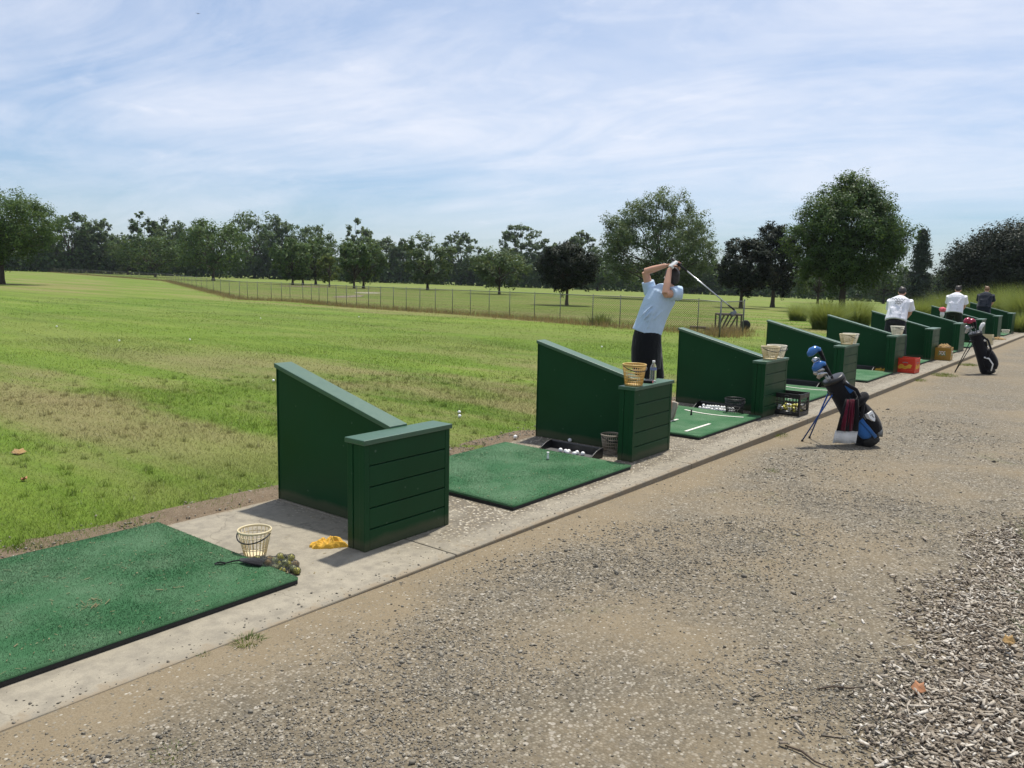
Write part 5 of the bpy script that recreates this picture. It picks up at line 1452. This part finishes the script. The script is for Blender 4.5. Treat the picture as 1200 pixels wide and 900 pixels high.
# ------------------------------------------------------------------ fence
def fence():
    t = empty('chain_link_fence', (0, 0, 0), 0, 'low grey chain link fence crossing the range before the trees', 'fence')
    ctrl = [(870, 393), (843, 396), (817, 391), (768, 387), (726, 384), (694, 382), (656, 378), (626, 375.5), (597, 373), (573, 371), (551, 369.5), (530, 368), (510, 366.5), (492, 365.5), (476, 364.5), (461, 363.5), (446, 362.5), (432, 361.5), (418, 360.5), (406, 359.5), (394, 358.5), (384, 357.5), (374, 356.5), (365, 355.5), (355, 354.5), (340, 353.5), (330, 353), (318, 352.5), (302, 352), (290, 351.5), (281, 351)]
    P = [far(*c) for c in ctrl]
    corner = P[-1]
    endp = far(196, 329.5); m = 16
    for i in range(1, m+1): P.append(corner+(endp-corner)*i/m)
    e2 = far(52, 316.5); m = 22
    for i in range(1, m+1): P.append(endp+(e2-endp)*i/m)
    for p in P: p[2] = terrain_z(p[0], p[1])
    hf = 1.05; 
    for i, p in enumerate(P):
        q = MB(); r_ = .014 if i > 1 else .024; q.loft([(p[0], p[1], p[2]-.1), (p[0], p[1], p[2]+hf+.03)], r_, 8); q.ball((p[0], p[1], p[2]+hf+.04), r_*1.15, 8, 5)
        q.build('post', M['galvanised'], t, smooth=True)
    rail = MB(); rail.loft([(p[0], p[1], p[2]+hf) for p in P], .013, 6); rail.build('top_rail', M['galvanised'], t, smooth=True)
    # woven wire: two families of diagonal strands
    Vs = []; 
    for a, b in zip(P[:-1], P[1:]):
        L = np.hypot(*(b-a)[:2]); d = (b-a)/L; st = .075 if L < 3 else .16; wd = .0085 if L < 3 else .018
        nrm = np.array([-d[1], d[0], 0]); tlt = np.array([0, 0, 1.])
        for s0 in np.arange(-hf, L, st):
            for sg in (1, -1):
                x0, x1 = (s0, s0+hf); z0, z1 = (0., hf) if sg > 0 else (hf, 0.)
                if x0 < 0: z0 += (z1-z0)*(0-x0)/(x1-x0); x0 = 0.
                if x1 > L: f = (L-x0)/(x1-x0); z1 = z0+(z1-z0)*f; x1 = L
                if x1-x0 < .01: continue
                p = a+d*x0+tlt*(z0*.97+.02)+nrm*.012*sg; q = a+d*x1+tlt*(z1*.97+.02)+nrm*.012*sg
                w = np.array([0, 0, wd*.7])
                Vs.append(np.stack([p-w, q-w, q+w, p+w]))
    V = np.concatenate(Vs); tag(arr_mesh('wire_mesh', V, np.arange(len(V)).reshape(-1, 4), M['fence_wire'], t), kind='stuff')
    # unmown straw along the foot of the fence
    bl = []
    for a, b in zip(P[:-1], P[1:]):
        L = np.hypot(*(b-a)[:2]); m = int(L*230) if L < 3 else int(L*90); f = rng.uniform(0, 1, m)[:, None]; d = (b-a)/L; nr = np.array([-d[1], d[0], 0])
        Q = a*(1-f)+b*f+nr*rng.normal(0, .35, (m, 1)); Q[:, 2] = terrain_z(Q[:, 0], Q[:, 1]); bl.append(Q)
    Q = np.vstack(bl); V, Fc = blades(Q, .26, .016, .35)
    tag(arr_mesh('dry_grass', V, Fc, M['leaf_straw']), 'unmown straw coloured grass along the fence foot', 'dry grass', kind='stuff')
    return P
FP = fence()

# steel drag frame lying by the fence
def drag():
    p = far(850, 389); s = depth(p)/F_PX
    t = empty('steel_frame', p, YAW-R(90), 'rusty steel drag frame lying in weeds by the fence end', 'frame')
    q = MB()
    for y in (0, .5):
        q.loft([(-.62, y, .06), (.60, y, .06)], .035, 6); q.loft([(-.22, y, .56), (.52, y, .56)], .030, 6)
        for x0, x1 in ((-.22, -.22), (.50, .50), (-.14, .08), (.10, .36)): q.loft([(x0, y, .06), (x1, y, .56)], .026, 6)
    for x, z in ((-.62, .06), (.60, .06), (-.22, .56), (.52, .56)): q.loft([(x, 0, z), (x, .5, z)], .03, 6)
    q.loft([(-1.15, .1, .12), (-.62, .1, .10)], .05, 6)
    q.build('frame_bars', M['rusty_steel'], t)
    q = MB(); q.lathe([(.02, -.05), (.16, -.05), (.17, 0), (.16, .05), (.02, .05)], 16); w = q.build('wheel', M['black_rubber'], t, smooth=True); w.location = (.70, .2, .22); w.rotation_euler = (R(90), 0, 0)
    tuft('weed', p+np.array([.1, -.1, 0]), 1.7, .28, 900, .015, 'leaf_straw', 'dry weeds growing through the steel drag frame', 'weed', None, .6)
drag()

# pale sandy greens beyond the fence
def patch(px, py, w, l, name, mat, z=.02):
    p = far(px, py); q = MB(); m = 22; ph = random.uniform(0, 6)
    vs = [(0, 0, 0)]+[(w*(1+.15*math.sin(3*a+ph))*math.cos(a), l*(1+.15*math.cos(2*a+ph))*math.sin(a), 0) for a in np.linspace(0, 2*math.pi, m+1)[:-1]]
    vs = [(x*math.sin(YAW)+y*math.cos(YAW), -x*math.cos(YAW)+y*math.sin(YAW), 0) for x, y, _ in vs]
    vs = [(x, y, float(terrain_z(p[0]+x, p[1]+y)-p[2])+z) for x, y, _ in vs]
    q.add(vs, [(0, i+1, (i+1) % m+1) for i in range(m)]); o = q.build(name, M[mat]); o.location = tuple(p); tag(o, kind='structure')
patch(410, 347.5, .9, 4.0, 'path', 'concrete'); patch(432, 343.5, 1.2, 2.5, 'sand_bunker', 'sand'); patch(355, 336, 3.2, 5.0, 'bare_ground', 'dry_soil')

# ------------------------------------------------------------------ small litter
def dead_leaf(px, py, z, L, label, mat='dead_leaf'):
    p = at(px, py, z); q = MB(); m = 7; vs = []
    for i in range(m):
        f = i/(m-1); w = math.sin(math.pi*(f*.92+.06))*L*.33*(1+.25*math.sin(f*15))
        for j in (-1, 0, 1): vs.append(((f-.5)*L, j*w, .012+.018*abs(j)*math.sin(f*5)+.012*math.sin(f*9)))
    q.add(vs, [(i*3+j, (i+1)*3+j, (i+1)*3+j+1, i*3+j+1) for i in range(m-1) for j in range(2)])
    o = q.build('dead_leaf', M[mat], smooth=True); sd = o.modifiers.new('s', 'SOLIDIFY'); sd.thickness = .0015
    p[2] = z; o.location = tuple(float(v) for v in p); o.rotation_euler.z = random.uniform(0, 6); tag(o, label, 'leaf')
dead_leaf(1076, 810, .0, .075, 'reddish dead leaf on the wood chips')
dead_leaf(1182, 754, .06, .07, 'tan dead leaf on the mulch near the right edge', 'tan_cloth')
dead_leaf(22, 531, .006, .16, 'large tan dead leaf on the lawn at far left', 'tan_cloth')
dead_leaf(28, 563, .006, .06, 'small brown dead leaf on the lawn below the large one')
for px, py, l, a, lab in ((985, 806, .11, .1, 'dark twig lying on dirt beside the wood chips'), (945, 888, .09, -.9, 'short twig lying on gravel at the bottom edge')):
    p = at(px, py, 0); t = MB().loft([(-l, 0, .004), (-l*.3, .012, .008), (l*.4, -.004, .006), (l, .006, .005)], [.0035, .005, .004, .002], 6).build('twig', M['twig'], smooth=True)
    p[2] = float(path_z(p[0], p[1]))+.004; t.location = tuple(p); t.rotation_euler.z = YAW-R(90)+a; tag(t, lab, 'twig')
# tiny bird against the clouds
d = ray(232, 16); p = EYEP+d/np.linalg.norm(d)*70
t = empty('bird', p, 1.0, 'tiny dark bird flying high against the clouds', 'bird')
q = MB(); q.loft([(-.10, 0, 0), (-.04, 0, 0), (.05, 0, .005), (.10, 0, .01)], [.008, .03, .032, .01], 8)
q.loft([(0, 0, .01), (-.01, .10, .03), (-.04, .19, .02)], [(.045, .012), (.035, .008), (.008, .004)], 8, up=(1, 0, 0)); q.loft([(0, 0, .01), (-.01, -.10, .03), (-.04, -.19, .02)], [(.045, .012), (.035, .008), (.008, .004)], 8, up=(1, 0, 0))
q.remeshed('body', M['bird_feather'], t, .012, 2)

# ------------------------------------------------------------------ sky, sun, camera
SUN_EL, SUN_AZ = R(69), R(11)            # azimuth from +X towards +Y
w = bpy.data.worlds.new('World'); scene.world = w; w.use_nodes = True
nt = w.node_tree; nt.nodes.clear()
def nn(typ, **kw):
    nd = nt.nodes.new(typ)
    for k, v in kw.items(): setattr(nd, k, v)
    return nd
out = nn('ShaderNodeOutputWorld'); bg = nn('ShaderNodeBackground'); sky = nn('ShaderNodeTexSky', sky_type='NISHITA')
sky.sun_disc = False; sky.sun_elevation = SUN_EL; sky.sun_rotation = math.pi/2-SUN_AZ; sky.air_density = 1.0; sky.dust_density = .5; sky.ozone_density = 1.5
tc = nn('ShaderNodeTexCoord'); sp = nn('ShaderNodeSeparateXYZ'); nt.links.new(tc.outputs['Generated'], sp.inputs[0])
def wmath(op, a, b=0., clamp=False):
    m = nn('ShaderNodeMath', operation=op, use_clamp=clamp)
    for s, v in ((m.inputs[0], a), (m.inputs[1], b)):
        if hasattr(v, 'is_output'): nt.links.new(v, s)
        else: s.default_value = v
    return m.outputs[0]
zz = wmath('ADD', wmath('MAXIMUM', sp.outputs[2], 0.0), .13)
cx, cy = wmath('DIVIDE', sp.outputs[0], zz), wmath('DIVIDE', sp.outputs[1], zz)
cb = nn('ShaderNodeCombineXYZ'); nt.links.new(cx, cb.inputs[0]); nt.links.new(cy, cb.inputs[1])
def wnoise(scale, detail, rough, dist, stretch, rot, off=(0, 0, 0)):
    mp = nn('ShaderNodeMapping'); nt.links.new(cb.outputs[0], mp.inputs['Vector']); mp.inputs['Scale'].default_value = stretch; mp.inputs['Rotation'].default_value = (0, 0, rot); mp.inputs['Location'].default_value = off
    t_ = nn('ShaderNodeTexNoise'); nt.links.new(mp.outputs[0], t_.inputs['Vector']); t_.inputs['Scale'].default_value = scale; t_.inputs['Detail'].default_value = detail; t_.inputs['Roughness'].default_value = rough; t_.inputs['Distortion'].default_value = dist
    return t_.outputs['Fac']
def wramp(f, stops):
    r_ = nn('ShaderNodeValToRGB'); nt.links.new(f, r_.inputs[0]); e = r_.color_ramp.elements
    while len(e) < len(stops): e.new(.5)
    for el, (p_, c_) in zip(e, stops): el.position = p_; el.color = (c_, c_, c_, 1)
    return r_.outputs[0]
veil = wnoise(.50, 7, .60, .6, (1, .75, 1), YAW+.5, (3.1, 1.7, 0))
fib = wnoise(1.3, 10, .66, 1.0, (1, .50, 1), YAW+.9, (.7, 2.2, 0))
puff = wnoise(2.6, 8, .60, .5, (1, .8, 1), .3, (5, 1, 0))
cov = wmath('ADD', wmath('MULTIPLY', wramp(veil, [(.36, .18), (.60, 1)]), .58), wmath('MULTIPLY', wramp(fib, [(.39, 0), (.70, 1)]), .46))
cov = wmath('ADD', cov, wmath('MULTIPLY', wramp(puff, [(.58, 0), (.70, 1)]), .18), True)
mixn = nn('ShaderNodeMix', data_type='RGBA'); nt.links.new(wmath('MULTIPLY', cov, wramp(sp.outputs[2], [(.02, .35), (.16, .92)])), mixn.inputs[0])
tint = nn('ShaderNodeMix', data_type='RGBA', blend_type='MULTIPLY'); tint.inputs[0].default_value = 1.0
trmp = nn('ShaderNodeValToRGB'); nt.links.new(wmath('MAXIMUM', sp.outputs[2], 0.0), trmp.inputs[0])
trmp.color_ramp.elements[0].position = 0.0; trmp.color_ramp.elements[0].color = (.50, .64, .84, 1); trmp.color_ramp.elements[1].position = .35; trmp.color_ramp.elements[1].color = (.95, .97, 1, 1)
nt.links.new(sky.outputs[0], tint.inputs[6]); nt.links.new(trmp.outputs[0], tint.inputs[7]); nt.links.new(tint.outputs[2], mixn.inputs[6]); mixn.inputs[7].default_value = (7.0, 7.2, 7.9, 1)
nt.links.new(mixn.outputs[2], bg.inputs[0]); bg.inputs[1].default_value = .09
nt.links.new(bg.outputs[0], out.inputs[0])

hz = MB().box(-760, 760, -760, 760, -24, 34)
hm = bpy.data.materials.new('haze_air'); hm.use_nodes = True; ht = hm.node_tree; ht.nodes.clear()
ho = ht.nodes.new('ShaderNodeOutputMaterial'); hv = ht.nodes.new('ShaderNodeVolumePrincipled'); hv.inputs['Color'].default_value = (.80, .89, 1, 1); hv.inputs['Density'].default_value = .00011; hv.inputs['Anisotropy'].default_value = .2
ht.links.new(hv.outputs[0], ho.inputs['Volume'])
tag(hz.build('haze', hm), 'thin summer haze over the range', 'haze', kind='stuff')
sd = bpy.data.lights.new('sun', 'SUN'); sd.energy = 3.6; sd.angle = R(2.0); sd.color = (1, .95, .86)
so = bpy.data.objects.new('sun', sd); COL.objects.link(so)
sdir = Vector((math.cos(SUN_EL)*math.cos(SUN_AZ), math.cos(SUN_EL)*math.sin(SUN_AZ), math.sin(SUN_EL)))
so.rotation_euler = sdir.to_track_quat('Z', 'Y').to_euler(); so.location = (0, 0, 30)

cd = bpy.data.cameras.new('camera'); cam = bpy.data.objects.new('camera', cd); COL.objects.link(cam)
cd.sensor_fit = 'HORIZONTAL'; cd.sensor_width = 36; cd.lens = F_PX/1200*36; cd.clip_end = 3000; cd.clip_start = .05
cam.matrix_world = Matrix(((R2[0], U2[0], -FW[0], 0), (R2[1], U2[1], -FW[1], 0), (R2[2], U2[2], -FW[2], EYE), (0, 0, 0, 1)))
scene.camera = cam
scene.view_settings.view_transform = 'Standard'; scene.view_settings.look = 'None'
scene.view_settings.exposure = 0.56; scene.view_settings.gamma = 1.0; scene.view_settings.use_curve_mapping = False
scene.cycles.max_bounces = 6; scene.cycles.transparent_max_bounces = 8
scene.cycles.use_denoising = True
